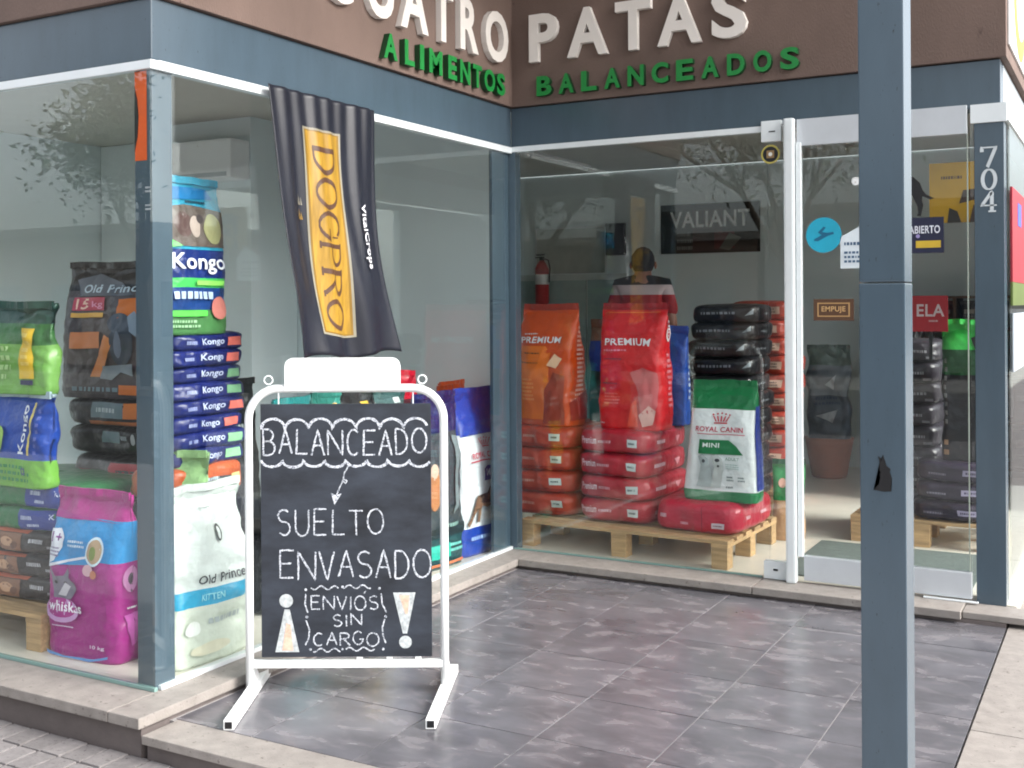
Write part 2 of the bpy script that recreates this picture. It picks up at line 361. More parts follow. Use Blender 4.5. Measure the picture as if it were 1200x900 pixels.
part('upper_wall', -6, 2.82, -3.03, 4.5, 4.901, 8.0, m=M_fascia)
part('interior_ceiling', -4.2, -.14, -2.74, 4.39, 2.9, 2.98, m=M_ceil); part('interior_ceiling', -.139, 2.62, .14, 4.39, 2.9, 2.98, m=M_ceil)
part('interior_wall', -4.2, 2.8, 4.4, 4.5, .06, 2.9, m=M_wall)
part('interior_wall', -4.3, -4.2, -2.85, 4.5, -.2, 2.98, m=M_wall)
part('facade_wall', -6, -4.302, -2.89, -2.7, -.2, 2.524, m=M_fascia)
part('interior_wall', -2.9, -2.1, 0, .495, .06, 2.9, m=M_wall); part('interior_wall', -4.19, -.30, .5, .6, .06, 2.895, m=M_wall)
# posts behind the glass
part('corner_post', -.108, -.013, -2.876, -2.772, .06, 2.525)
part('corner_post', -.035, -.013, -.215, -.013, .06, 2.526); part('corner_post', -.035, .032, -.011, .06, .06, 2.5265)
part('corner_post', 2.647, 2.785, .0, .13, .05, 2.52)
# glazing rails
for a in ((-6, .004, -2.898, -2.862, 2.488, 2.523), (-.036, .012, -2.862, -.012, 2.486, 2.5235), (.0, 1.568, -.014, .03, 2.494, 2.5265), (2.632, 2.80, -.014, .0, 2.452, 2.545), (2.786, 2.806, .0, 4.4, 2.46, 2.52),
          (-.03, .006, -2.86, -.014, .0605, .078)): part('window_rail', *a, m=M_alu, bev=.002)
part('window_rail', -4.2, -.0, -2.893, -2.875, .0605, .076, m=mat('green_glass_edge', (120, 150, 145), rough=.3, var=.05)); part('window_rail', .012, 1.56, -.012, .006, .0605, .07, m=MC['green_glass_edge'])
def pane(*a, p=None, m=M_glass): return boxo('window_pane', *a, m, p or B)
pane(-4.2, -.0125, -2.889, -2.881, .0765, 2.487); pane(-.011, -.003, -2.8885, -.013, .0785, 2.485)
pane(.033, 1.60, -.008, 0, .071, 2.4935); pane(1.601, 1.70, -.008, 0, .16, 2.435); pane(2.79, 2.798, .14, 2.75, .06, 2.455); part('light_blocking_wall', 2.72, 2.80, 2.76, 4.39, .06, 2.459, m=M_wall)  # solid wall added in place of further glazing to darken the rear room
pane(2.628, 2.645, .001, .008, .06, 2.45)
# sliding door
D = bpy.data.objects.new('sliding_door', None); COL.objects.link(D); D.parent = B
M_rail = mat('rail_aluminium', (192, 197, 202), rough=.35, metal=.1, var=.05)
def dp(n, *a, m=None, bev=.003): m = m or (M_rail if n in ('rail',) else M_alu); return boxo(n, *a, m, D, bev)
dp('stile', 1.704, 1.758, -.07, -.012, .06, 2.55, bev=.012); dp('stile', 1.762, 1.79, -.04, -.008, .2, 2.42, bev=.006)
dp('lock_box', 1.572, 1.682, -.03, .02, 2.437, 2.55); dp('lock_box', 1.572, 1.70, -.025, .02, .062, .158)
dp('keyhole', 1.615, 1.65, -.033, -.03, 2.487, 2.493, m=M_black, bev=0); dp('keyhole', 1.625, 1.65, -.028, -.025, .108, .118, m=M_black, bev=0)
dp('rail', 1.765, 2.617, -.028, .02, 2.402, 2.545); dp('rail', 1.792, 2.628, -.03, .012, .075, .205)
boxo('window_pane', 1.775, 2.614, -.012, -.004, .206, 2.401, M_doorglass, D)
boxo('pane_edge', 2.6145, 2.62, -.014, -.002, .206, 2.401, mat('pane_edge', (150, 160, 150), rough=.3), D)
dp('bottom_guide', 2.4, 2.66, -.05, -.031, .06, .068)

# outer pole carrying the upper floor
P = thing('porch_pole', 'square slate blue steel pole in front of the door with a torn black sticker', 'pole', (2.74, -2.84, 0))
bm = bmesh.new(); box(bm, -.06, .06, -.06, .06, -.09, 1.612, .004); obj('pole_shaft', bm, M_slate, P)
bm = bmesh.new(); box(bm, -.0595, .0595, -.0595, .0595, 1.615, 4.71, .004); obj('pole_shaft', bm, M_slate, P)
bm = bmesh.new(); box(bm, -.11, .11, -.11, .11, -.0, .012, .003); obj('base_plate', bm, M_slate, P)
pts = [(.0, .045), (.004, .028), (.0, .012), (.008, .0), (-.002, -.006), (.006, -.012), (.002, -.03), (-.012, -.047), (.015, -.05), (.034, -.048), (.033, -.03), (.036, -.012), (.03, .004), (.033, .012), (.022, .02), (.018, .034), (.013, .05), (.01, .037)]
bm = bmesh.new(); f = bm.faces.new([bm.verts.new((x - .012, -.0612, 1.10 + z)) for x, z in pts]); bmesh.ops.triangulate(bm, faces=[f]); r = bmesh.ops.extrude_face_region(bm, geom=bm.faces[:])
for v in r['geom']:
    if isinstance(v, bmesh.types.BMVert): v.co.y += .0008
obj('torn_sticker', bm, M_black, P)

# ------------------------------------------------------------------ fascia lettering
M_lw = mat('sign_white', (222, 216, 210), rough=.5, var=.04); M_lg = mat('sign_green', (18, 124, 54), rough=.45, var=.06); M_lgs = mat('sign_green_side', (8, 60, 28), rough=.5)
def letters(parent, s, centers, w, z0, h, plane, depth, mf, ms, off=.03, ws=None):
    """one raised letter object per character; plane 'back' (facing -Y) or 'return' (facing +X)"""
    for i, (ch, cpos) in enumerate(zip(s, centers)):
        vs, fs, asp = text2d(ch, off); ww = (ws[i] if ws else w)
        bm = bmesh.new(); vv = [bm.verts.new(((x - .5) * ww, 0, y * h)) for x, y in vs]
        for f in fs: bm.faces.new([vv[k] for k in f])
        bmesh.ops.recalc_face_normals(bm, faces=bm.faces[:])
        back = bm.faces[:]; r = bmesh.ops.extrude_face_region(bm, geom=back)
        for v in r['geom']:
            if isinstance(v, bmesh.types.BMVert): v.co.y -= depth
        bm.normal_update()
        for f in bm.faces: f.material_index = 0 if abs(f.normal.y) > .9 else 1
        bmesh.ops.recalc_face_normals(bm, faces=bm.faces[:])
        o = obj('letter', bm, [mf, ms], parent)
        if plane == 'back': o.location = (cpos, -.0256, z0)
        else: o.location = (.0256, cpos, z0); o.rotation_euler = (0, 0, R(90))
t = thing('shop_name_sign', 'large white raised letters CUATRO PATAS on the brown fascia', 'sign', (0, 0, 0))
letters(t, 'PATAS', [.255, .545, .835, 1.115, 1.405], .22, 3.02, .285, 'back', .035, M_lw, M_lw, ws=[.19, .26, .22, .26, .20])
letters(t, 'CUATRO', [-1.78, -1.44, -1.14, -.86, -.585, -.27], .2, 2.995, .30, 'return', .035, M_lw, M_lw, ws=[.22, .22, .26, .2, .2, .27])
t = thing('shop_subtitle_sign', 'small green raised letters ALIMENTOS BALANCEADOS under the shop name', 'sign', (0, 0, 0))
letters(t, 'BALANCEADOS', [.26 + i * .1478 for i in range(11)], .1, 2.812, .118, 'back', .035, M_lg, M_lgs, off=.035)
letters(t, 'ALIMENTOS', [-1.36, -1.19, -1.075, -.94, -.77, -.635, -.50, -.36, -.225], .105, 2.805, .13, 'return', .035, M_lg, M_lgs, off=.035, ws=[.12, .09, .04, .13, .09, .11, .1, .125, .1])
# round sign panel on the right facade
t = thing('round_logo_sign', 'white panel with a yellow disc on the facade facing the right street', 'sign', (2.802, .62, 3.22))
bm = bmesh.new(); box(bm, 0, .01, -.58, .9, -.38, .38, .002); obj('panel', bm, M_white, t)
bm = bmesh.new(); tube(bm, [(.01, 0, 0), (.013, 0, 0)], .36, 40); obj('disc', bm, mat('sign_yellow', (238, 196, 20), rough=.4), t)
bm = bmesh.new(); tube(bm, [(.013, 0, 0), (.015, 0, 0)], .25, 40); obj('disc', bm, M_white, t)

# ------------------------------------------------------------------ stroke lettering (nib for serif forms, round for chalk)
def arc(cx, cy, rx, ry, a0, a1, n=14): return [(cx + rx * math.cos(R(a0 + (a1 - a0) * i / n)), cy + ry * math.sin(R(a0 + (a1 - a0) * i / n))) for i in range(n + 1)]
SF = {'A': [[(0, 0), (.5, 1), (1, 0)], [(.2, .38), (.82, .38)]], 'B': [[(.05, 0), (.05, 1)], [(.05, 1)] + arc(.4, .77, .42, .23, 90, -90) + [(.05, .54)], [(.05, .54)] + arc(.45, .27, .5, .27, 90, -90) + [(.05, 0)]],
      'C': [arc(.55, .5, .5, .5, 50, 310)], 'D': [[(.05, 0), (.05, 1)], [(.05, 1)] + arc(.3, .5, .65, .5, 90, -90) + [(.05, 0)]],
      'E': [[(.95, 1), (.05, 1), (.05, 0), (.95, 0)], [(.05, .52), (.8, .52)]], 'G': [arc(.5, .5, .5, .5, 50, 340) + [(1, .42), (.6, .42)]], 'I': [[(.5, 0), (.5, 1)]],
      'L': [[(.1, 1), (.08, 0), (.95, 0)]], 'N': [[(.02, 0), (.02, 1), (.95, 0), (.98, 1)]], 'O': [arc(.5, .5, .48, .5, 90, 450, 22)], 'R': [[(.05, 0), (.05, 1)], [(.05, 1)] + arc(.45, .76, .45, .24, 90, -90) + [(.05, .52)], [(.4, .52), (.98, 0)]],
      'P': [[(.05, 0), (.05, 1)], [(.05, 1)] + arc(.45, .74, .48, .26, 90, -90) + [(.05, .48)]],
      'S': [arc(.5, .76, .42, .24, 40, 270, 10) + arc(.5, .26, .45, .26, 90, -140, 10)], 'T': [[(0, 1), (1, 1)], [(.5, 1), (.5, 0)]], 'U': [[(.02, 1), (.02, .35)] + arc(.5, .35, .48, .35, 180, 360) + [(.98, 1)]], 'V': [[(0, 1), (.5, 0), (1, 1)]],
      '7': [[(.04, .78), (.04, 1), (.96, 1), (.4, 0)]], '0': [arc(.5, .5, .42, .5, 90, 450, 22)], '4': [[(.68, 0), (.68, 1), (.02, .3), (1, .3)]],
      'serif': []}
def resample(pl, step):
    out = [pl[0]]
    for a, b in zip(pl, pl[1:]):
        L = math.dist(a, b); n = max(1, int(L / step))
        for i in range(1, n + 1): out.append((a[0] + (b[0] - a[0]) * i / n, a[1] + (b[1] - a[1]) * i / n))
    return out
def ribbon(bm, pl, width, surf, lift=.001, thick=None, rnd=None, mi=0):
    """pl in surface units; width(i, dir) half width; surf(x, y, lift) -> Vector"""
    L = len(pl); prev = None
    for i, p in enumerate(pl):
        a = pl[max(0, i - 1)]; b = pl[min(L - 1, i + 1)]; d = (b[0] - a[0], b[1] - a[1]); m = math.hypot(*d) or 1; d = (d[0] / m, d[1] / m)
        w = width(d)
        if rnd: w *= rnd.uniform(.72, 1.2)
        q = [bm.verts.new(surf(p[0] - d[1] * w, p[1] + d[0] * w, lift)), bm.verts.new(surf(p[0] + d[1] * w, p[1] - d[0] * w, lift))]
        if prev: bm.faces.new((prev[0], prev[1], q[1], q[0])).material_index = mi
        prev = q

# ------------------------------------------------------------------ hanging banner
bn = thing('hanging_banner', 'dark navy cloth banner with a gold vertical panel hanging over the window', 'banner', (.03, -1.88, 2.53))
def flag(s, t, lift=0):
    l = -2.274 + .165 * t; r = -1.476 + .12 * t ** 2.6 - .015 * math.sin(t * 5)
    y = l + (r - l) * s; z = 2.53 - 1.21 * t + .015 * math.sin(s * 9) * t
    fold = .013 * math.sin(s * 17 + t * 2.2) * (.4 + t) + .009 * math.sin(s * 26 - t * 5 + 1) * t * (1 if s < .7 else max(0, (1 - s) / .3)) + .018 * math.sin((s - t * .75) * 8) * t + .006 * math.sin(s * 48 + 2) * (1 - t)
    x = .045 + fold + .035 * t
    return Vector((x + lift - .03, y + 1.88, z - 2.53))
M_cloth = mat('banner_cloth', (24, 27, 38), rough=.42, var=.1, vscale=8, bump=.1, bscale=200)
bm = bmesh.new(); n1, n2 = 70, 60; g = [[bm.verts.new(flag(i / n1, j / n2)) for i in range(n1 + 1)] for j in range(n2 + 1)]
for j in range(n2):
    for i in range(n1): bm.faces.new((g[j][i], g[j + 1][i], g[j + 1][i + 1], g[j][i + 1]))
o = obj('cloth', bm, M_cloth, bn, True); md = o.modifiers.new('s', 'SOLIDIFY'); md.thickness = .002; md.offset = 0
def strip_patch(name, s0, s1, t0, t1, m, lift, nx=20, ny=50, ds=0):
    bm = bmesh.new(); g = [[bm.verts.new(flag(s0 + (s1 - s0) * i / nx - ds * j / ny, t0 + (t1 - t0) * j / ny, lift)) for i in range(nx + 1)] for j in range(ny + 1)]
    for j in range(ny):
        for i in range(nx): bm.faces.new((g[j][i], g[j + 1][i], g[j + 1][i + 1], g[j][i + 1]))
    return obj(name, bm, m, bn, True)
strip_patch('gold_border', .265, .635, .128, .918, mat('banner_silver', (130, 126, 112), rough=.4), .003, ds=.03)
strip_patch('gold_border', .28, .62, .136, .91, mat('banner_ochre', (120, 92, 30), rough=.4), .0035, ds=.03)
strip_patch('gold_panel', .295, .605, .142, .904, mat('banner_gold', (150, 116, 40), rough=.38, var=.3, vscale=5, stretch=(1, 6, 1)), .004, ds=.03)
M_brown = mat('banner_brown', (74, 48, 34), rough=.5)
bm = bmesh.new(); t0 = .20
LW = {'D': .095, 'O': .108, 'G': .1, 'P': .08, 'R': .095}
SERIF = {'D': [((-.06, 0), (.2, 0)), ((-.06, 1), (.2, 1))], 'P': [((-.1, 0), (.25, 0)), ((-.1, 1), (.2, 1))], 'R': [((-.1, 0), (.25, 0)), ((-.1, 1), (.2, 1)), ((.85, 0), (1.1, 0))], 'G': [((.75, .42), (1.1, .42)), ((.9, .6), (.9, .9))], 'O': []}
for ch in 'DOGPRO':
    w = LW[ch]
    def sf(x, y, lift, t0=t0, w=w): tt = t0 + x * w; return flag(.345 + y * .2 - .03 * (tt - .14) / .76, tt, lift)
    for pl in SF[ch]:
        ribbon(bm, resample(pl, .05), lambda d: .028 + .075 * abs(d[1]) ** 1.3 * (1 if ch not in 'OG' else .8), sf, .0052)
    for a, b in SERIF[ch]: ribbon(bm, resample([a, b], .05), lambda d: .03, sf, .0054)
    t0 += w + .02
obj('lettering', bm, M_brown, bn)
def flag_text(s, s_mid, hs_, ta, tb, m):
    vs, fs, _ = text2d(s, .01); bm = bmesh.new(); vv = [bm.verts.new(flag(s_mid + (y - .5) * hs_, ta + x * (tb - ta), .014)) for x, y in vs]
    for f in fs: bm.faces.new([vv[k] for k in f])
    obj('lettering', bm, m, bn)
flag_text('VitalCrops', .79, .085, .40, .66, mat('banner_white', (226, 226, 232), rough=.5))
M_ban = MC['banner_silver']
for a, c in (((.17, .40), M_ban), ((.165, .455), MC['banner_gold'])):
    bm = bmesh.new()
    for k in range(3):
        q = [(a[0] - .03 + k * .03, a[1] - .012 * (k % 2)), (a[0] - .012 + k * .02, a[1] + .03), (a[0] + .0 + k * .02, a[1] + .03)]
        bm.faces.new([bm.verts.new(flag(x, y, .012)) for x, y in q])
    obj('emblem', bm, c, bn)

# ------------------------------------------------------------------ chalkboard stand
cs = thing('chalkboard_sign', 'white tubular pavement stand holding a chalkboard lettered BALANCEADO SUELTO ENVASADO', 'sign', (.565, -2.41, 0), R(28.9))
bm = bmesh.new(); rr = .125; zt = 1.228; xl = .392
pl = [(-xl, 0, .03), (-xl, 0, .4), (-xl, 0, .8)] + [(-xl + rr - rr * math.cos(R(a)), 0, zt - rr + rr * math.sin(R(a))) for a in range(0, 91, 10)] + [(xl - rr + rr * math.sin(R(a)), 0, zt - rr + rr * math.cos(R(a))) for a in range(0, 91, 10)] + [(xl, 0, .8), (xl, 0, .4), (xl, 0, .03)]
tube(bm, pl, .0165, 12); obj('tube_frame', bm, M_white, cs, True)
bm = bmesh.new(); box(bm, -xl, xl, -.014, .014, .108, .138, .004); obj('crossbar', bm, M_white, cs)
for sx, dx0, dx1 in ((-1, .015, .012), (1, .022, -.03)):
    bm = bmesh.new(); x0 = sx * xl
    box(bm, -.019, .019, -.39, .24, .003, .04, .003)
    bm.verts.ensure_lookup_table()
    for v in bm.verts: v.co.x += x0 + dx0 + (dx1 - dx0) * (.24 - v.co.y) / .63 + (.004 * sx if False else 0)
    ft = obj('foot', bm, M_white, cs)
    bm = bmesh.new(); yv = -.3915; box(bm, x0 + dx1 - .0135, x0 + dx1 + .0135, yv, yv + .002, .009, .034); obj('end_cap', bm, M_black, ft)
    bm = bmesh.new(); f = bm.faces.new([bm.verts.new(q) for q in ((x0 + .012, 0, .04), (x0 + .012, .10, .04), (x0 + .012, 0, .13))]); r = bmesh.ops.extrude_face_region(bm, geom=[f])
    for v in r['geom']:
        if isinstance(v, bmesh.types.BMVert): v.co.x += .006
    obj('gusset', bm, M_white, cs)
BW, BH = .683, 1.014; bx0 = -.3415; bz0 = .152
M_board = mat('chalkboard', (22, 27, 36), rough=.62, var=.25, vscale=4.5, bump=.05, rgb2=(44, 50, 60), stretch=(1, 1, 2.2))
bm = bmesh.new(); box(bm, bx0, bx0 + BW, -.012, .002, bz0, bz0 + BH, .002); bd = obj('board', bm, M_board, cs)
def bs(px, py, lift): return Vector((bx0 + px * BW / 199, -.0122 - lift, bz0 + BH - py * BH / 296))
def chalk_mat():
    m = mat('chalk', (205, 208, 215), rough=.9, var=.1); n = m.node_tree.nodes; l = m.node_tree.links; b = n['Principled BSDF']
    tc = n.new('ShaderNodeTexCoord'); z = n.new('ShaderNodeTexNoise'); z.inputs['Scale'].default_value = 260; z.inputs['Detail'].default_value = 3; l.new(tc.outputs['Object'], z.inputs['Vector'])
    cr = n.new('ShaderNodeValToRGB'); cr.color_ramp.elements[0].position = .40; cr.color_ramp.elements[1].position = .52; cr.color_ramp.elements[0].color = lin((70, 78, 92)) + (1,); cr.color_ramp.elements[1].color = lin((208, 212, 220)) + (1,)
    l.new(z.outputs['Fac'], cr.inputs[0]); l.new(cr.outputs[0], b.inputs['Base Color']); return m
M_chalk = chalk_mat(); crnd = random.Random(8)
def chalk(name, pls, w=1.4, m=M_chalk):
    bm = bmesh.new()
    for pl in pls: ribbon(bm, resample(pl, 2.0), lambda d: w * .5, bs, .0006, rnd=crnd)
    return obj(name, bm, m, bd)
def chalk_word(s, x0, y0, w, h, gap, lw=1.7, wid=None):
    pls = []; x = x0; n = len(s)
    for i, ch in enumerate(s):
        cw = w * (1.15 if ch in 'ON' else (.25 if ch == 'I' else .95)); jy = crnd.uniform(-1.2, 1.2); hh = h * crnd.uniform(.95, 1.04); sk = crnd.uniform(-.04, .04)
        for pl in SF[ch]:
            q = resample(pl, .12); pls.append([(x + (px + sk * py) * cw + crnd.uniform(-.2, .2), y0 + jy + hh * (1 - py) + crnd.uniform(-.2, .2)) for px, py in q])
        x += cw + gap
    return pls
def fit(pls, x0, x1):
    a = min(p[0] for pl in pls for p in pl); b = max(p[0] for pl in pls for p in pl); k = (x1 - x0) / (b - a)
    return [[(x0 + (p[0] - a) * k, p[1]) for p in pl] for pl in pls]
chalk('lettering', fit(chalk_word('BALANCEADO', 2, 30, 15, 29, 4), 3, 194), 2.1)
chalk('lettering', fit(chalk_word('SUELTO', 20, 124, 16, 30, 5), 20, 143), 1.9)
chalk('lettering', fit(chalk_word('ENVASADO', 22, 172, 17, 32, 4), 22, 198), 2.1)
chalk('lettering', fit(chalk_word('ENVIOS', 58, 225, 11, 16, 3), 58, 136) + [[(120, 222), (122, 219)]], 1.5)
chalk('lettering', fit(chalk_word('SIN', 84, 246, 9, 13, 3), 84, 117), 1.5)
chalk('lettering', fit(chalk_word('CARGO', 61, 267, 11, 15, 3), 61, 137), 1.6)
def scal(x0, x1, y, n, up, h):
    pl = []
    for k in range(n):
        xa = x0 + (x1 - x0) * k / n; xb = x0 + (x1 - x0) * (k + 1) / n
        for a in range(0, 180, 15): pl.append(((xa + xb) / 2 - (xb - xa) / 2 * math.cos(R(a)), y - up * h * math.sin(R(a)) + k % 2 * .8))
    return pl
chalk('border_line', [scal(1, 195, 29, 7, 1, 12)], 3.2); chalk('border_line', [scal(1, 198, 65, 8, -1, 8)], 3.0)
chalk('arrow', [[(104, 71), (98, 80), (96, 90), (99, 93), (101, 90), (97, 88), (92, 98), (88, 108)]], 1.6)
bm = bmesh.new(); bm.faces.new([bm.verts.new(bs(x, y, .0008)) for x, y in ((82, 104), (86, 118), (95, 104), (88, 107))]); obj('arrow_head', bm, M_chalk, bd)
wv = lambda x0, x1, y, ph: [(x0 + (x1 - x0) * i / 16, y + 2.2 * math.sin(i * .8 + ph)) for i in range(17)]
for q in (wv(58, 90, 215, 0), wv(96, 128, 214, 2), wv(60, 92, 288, 1), wv(98, 132, 287, 3)): chalk('border_line', [q], 1.5)
for q in ([(52, 222), (51, 234), (54, 244)], [(52, 253), (56, 264), (55, 274), (51, 282)], [(140, 222), (141, 234), (146, 244)], [(144, 252), (141, 262), (142, 272), (145, 280)]): chalk('border_line', [q], 1.6)
for x, y in ((52, 217), (138, 216), (53, 249), (145, 249), (57, 287), (94, 287), (142, 287), (95, 214)):
    bm = bmesh.new(); bm.faces.new([bm.verts.new(bs(x + 1.6 * math.cos(R(a)), y + 1.6 * math.sin(R(a)), .0008)) for a in range(0, 360, 45)]); obj('chalk_dot', bm, M_chalk, bd)
M_ck2 = mat('chalk_fill', (176, 182, 184), rough=.9, var=.35, vscale=60); M_ck3 = mat('chalk_orange', (214, 176, 156), rough=.9, var=.25, vscale=50)
def poly(name, pts, m, lift):
    bm = bmesh.new(); bm.faces.new([bm.verts.new(bs(x, y, lift)) for x, y in pts]); return obj(name, bm, m, bd)
circ = lambda cx, cy, r: [(cx + r * math.cos(R(a)), cy + r * math.sin(R(a))) for a in range(0, 360, 24)]
poly('chalk_mark', [(27, 240), (33, 240), (44, 290), (16, 290)], M_ck2, .0006); poly('chalk_dot', circ(29, 230, 8), M_ck2, .0006); poly('chalk_infill', [(29, 256), (34, 258), (37, 288), (24, 288)], M_ck3, .0012)
poly('chalk_mark', [(154, 221), (180, 221), (170, 269), (165, 269)], M_ck2, .0006); poly('chalk_dot', circ(168, 279, 7.5), M_ck2, .0006); poly('chalk_infill', [(161, 224), (173, 224), (171, 246), (168, 246)], M_ck3, .0012)
bm = bmesh.new(); x0, x1, z0, z1, rc = -.242, .222, 1.222, 1.352, .035
ps = [(x0, z0), (x1, z0)] + [(x1 - rc + rc * math.sin(R(a)), z1 - rc + rc * math.cos(R(a))) for a in range(90, -1, -15)] + [(x0 + rc - rc * math.sin(R(a)), z1 - rc + rc * math.cos(R(a))) for a in range(0, 91, 15)]
f = bm.faces.new([bm.verts.new((x, -.019, z)) for x, z in ps]); r = bmesh.ops.extrude_face_region(bm, geom=[f])
for v in r['geom']:
    if isinstance(v, bmesh.types.BMVert): v.co.y += .004
bmesh.ops.recalc_face_normals(bm, faces=bm.faces[:]); obj('top_plate', bm, M_white, cs)
for x in (-.311, .307):
    bm = bmesh.new(); tube(bm, [(x + .017 * math.cos(R(a)), 0, 1.262 + .017 * math.sin(R(a))) for a in range(0, 360, 20)], .0035, 6, True); obj('eyelet', bm, M_alu, cs, True)
    for z in (.1505, 1.18):
        pass
for x in (-.27, .27):
    bm = bmesh.new(); tube(bm, [(x, -.004, 1.16), (x, -.003, 1.215)], .003, 6); obj('hanger', bm, M_alu, cs)
for x in (.05, .17, .285):
    bm = bmesh.new(); box(bm, x - .012, x + .012, -.01, .01, .138, .152, .003); obj('clip', bm, M_white, cs)

# ------------------------------------------------------------------ things on the glass and posts
def flat_poly(name, pts, y, m, parent, th=.001, axis='y'):
    bm = bmesh.new(); f = bm.faces.new([bm.verts.new((x, y, z) if axis == 'y' else (y, x, z)) for x, z in pts]); r = bmesh.ops.extrude_face_region(bm, geom=[f])
    for v in r['geom']:
        if isinstance(v, bmesh.types.BMVert):
            if axis == 'y': v.co.y -= th
            else: v.co.x += th
    bmesh.ops.recalc_face_normals(bm, faces=bm.faces[:]); bmesh.ops.triangulate(bm, faces=[f for f in bm.faces if len(f.verts) > 4]); return obj(name, bm, m, parent)
def planar(x0, y0, z0, sx, sz):     # print surface facing -Y
    return lambda u, v, lift: Vector((x0 + u * sx, y0 - lift * .35, z0 + v * sz))
circ2 = lambda cx, cz, r, n=32: [(cx + r * math.cos(2 * math.pi * i / n), cz + r * math.sin(2 * math.pi * i / n)) for i in range(n)]
t = thing('round_sticker', 'round cyan sticker on the door glass', 'sticker', (1.903, -.0125, 1.92))
flat_poly('sticker_face', circ2(0, 0, .094), 0, mat('cyan_sticker', (30, 160, 190), rough=.4), t)
flat_poly('emblem', [(-.05, -.02), (-.01, .0), (-.03, .015), (.0, .045), (.012, .04), (-.008, .016), (.02, .012), (.05, .015), (.055, .005), (.02, -.006), (-.03, -.032), (-.05, -.03)], -.0012, mat('dark_cyan', (14, 96, 130), rough=.4), t)
t = thing('paper_notice', 'white house-shaped paper notice taped to the door glass beside the pole', 'notice', (2.09, -.0125, 1.74))
flat_poly('paper', [(-.1, 0), (.12, 0), (.12, .16), (.04, .25), (-.0, .22), (-.1, .165)], 0, mat('paper', (216, 226, 232), rough=.7), t)
print_on(t, [('m', -.0, .13, .16, .03, (60, 90, 120), 1), ('m', -.0, .06, .16, .07, (70, 100, 130), 3)], planar(0, -.0015, 0, 1, 1), (9, 9), 3)
t = thing('push_sign', 'small brown framed sign reading EMPUJE on the door glass', 'sign', (1.953, -.0125, 1.525))
flat_poly('plate', [(-.105, -.06), (.105, -.06), (.105, .055), (-.105, .055)], 0, mat('sign_brown', (84, 56, 36), rough=.5), t, .004)
print_on(t, [('r', 0, -.002, .17, .075, (178, 140, 92)), ('r', 0, -.002, .155, .062, (84, 56, 36)), ('t', 'EMPUJE', 0, -.002, .125, .036, (200, 160, 108))], planar(0, -.004, 0, 1, 1), (9, 9), 3)
t = thing('open_sign', 'dark blue sign reading ABIERTO with a yellow strip on the door glass', 'sign', (2.41, -.0125, 1.9))
flat_poly('plate', [(-.13, -.09), (.095, -.09), (.095, .092), (-.13, .092)], 0, mat('sign_navy', (24, 28, 56), rough=.5), t, .003)
print_on(t, [('t', 'ABIERTO', .002, .03, .15, .04, (215, 218, 228)), ('r', .02, -.045, .12, .036, (200, 168, 50)), ('e', -.03, -.003, .02, .02, (150, 140, 190))], planar(0, -.003, 0, 1, 1), (9, 9), 3)
t = thing('security_sticker', 'round black and gold sticker at the top of the window next to the door', 'sticker', (1.618, -.009, 2.37))
flat_poly('ring', circ2(0, 0, .052), 0, mat('sticker_gold', (190, 176, 90), rough=.4), t); flat_poly('ring', circ2(0, 0, .042), -.0011, M_black, t)
print_on(t, [('r', 0, 0, .042, .042, (150, 120, 80)), ('e', 0, 0, .022, .022, (230, 230, 225))], planar(0, -.0025, 0, 1, 1), (9, 9), 3)
t = tag(flat_poly('dot_sticker', circ2(2.072, 2.197, .022), -.0125, M_white, None), 'tiny white round sticker high on the door glass beside the pole', 'sticker')
t = thing('dog_decal', 'black silhouette of a hound stuck on the door glass above the open sign', 'decal', (2.36, -.0125, 2.1))
flat_poly('silhouette', [(-.16, .10), (-.1, .125), (-.04, .12), (.0, .10), (.03, .07), (.045, .03), (.06, .01), (.085, -.005), (.1, -.012), (.08, -.018), (.055, -.005), (.043, .0), (.04, -.02), (.046, -.045), (.04, -.075), (.035, -.1), (.015, -.1), (.022, -.085), (.018, -.05), (.0, -.01), (-.02, .03), (-.06, .045), (-.1, .04), (-.12, .0), (-.125, -.06), (-.13, -.1), (-.15, -.1), (-.145, -.05), (-.16, .0)], 0, M_black, t)
# house number
t = thing('house_number', 'white serif numerals 704 on the slate post right of the door', 'house number', (2.716, -.001, 2.0))
M_num = mat('number_white', (200, 208, 212), rough=.45)
for ch, z0 in (('7', .23), ('0', .12), ('4', .01)):
    bm = bmesh.new(); sfn = lambda x, y, lift, z0=z0: Vector((-.035 + x * .07, -lift, z0 + y * .098))
    for pl in SF[ch]: ribbon(bm, resample(pl, .06), lambda d: .035 + .09 * abs(d[1]) ** 1.2, sfn, .0032)
    if ch == '4': ribbon(bm, [(.45, 0), (.95, 0)], lambda d: .04, sfn, .0034)
    obj('numeral', bm, M_num, t)
t = thing('post_sticker', 'orange sticker with a black curve at the top of the left corner post', 'sticker', (-.075, -2.877, 2.31))
flat_poly('sticker_face', [(-.03, -.175), (.034, -.175), (.034, .175), (-.03, .175)], 0, mat('sticker_orange', (224, 92, 24), rough=.4), t)
flat_poly('curve_mark', [(-.03, .12), (-.016, .07), (-.008, .0), (-.014, -.08), (-.03, -.14)], -.0012, M_black, t)
print_on(thing('post_marks', 'small white lettering strip half way up the left corner post', 'decal', (-.045, -2.877, 2.0)), [('m', .01, .02, .03, .03, (190, 195, 200), 2), ('m', .01, -.05, .03, .03, (190, 195, 200), 2)], planar(0, 0, 0, 1, 1), (9, 9), 3)

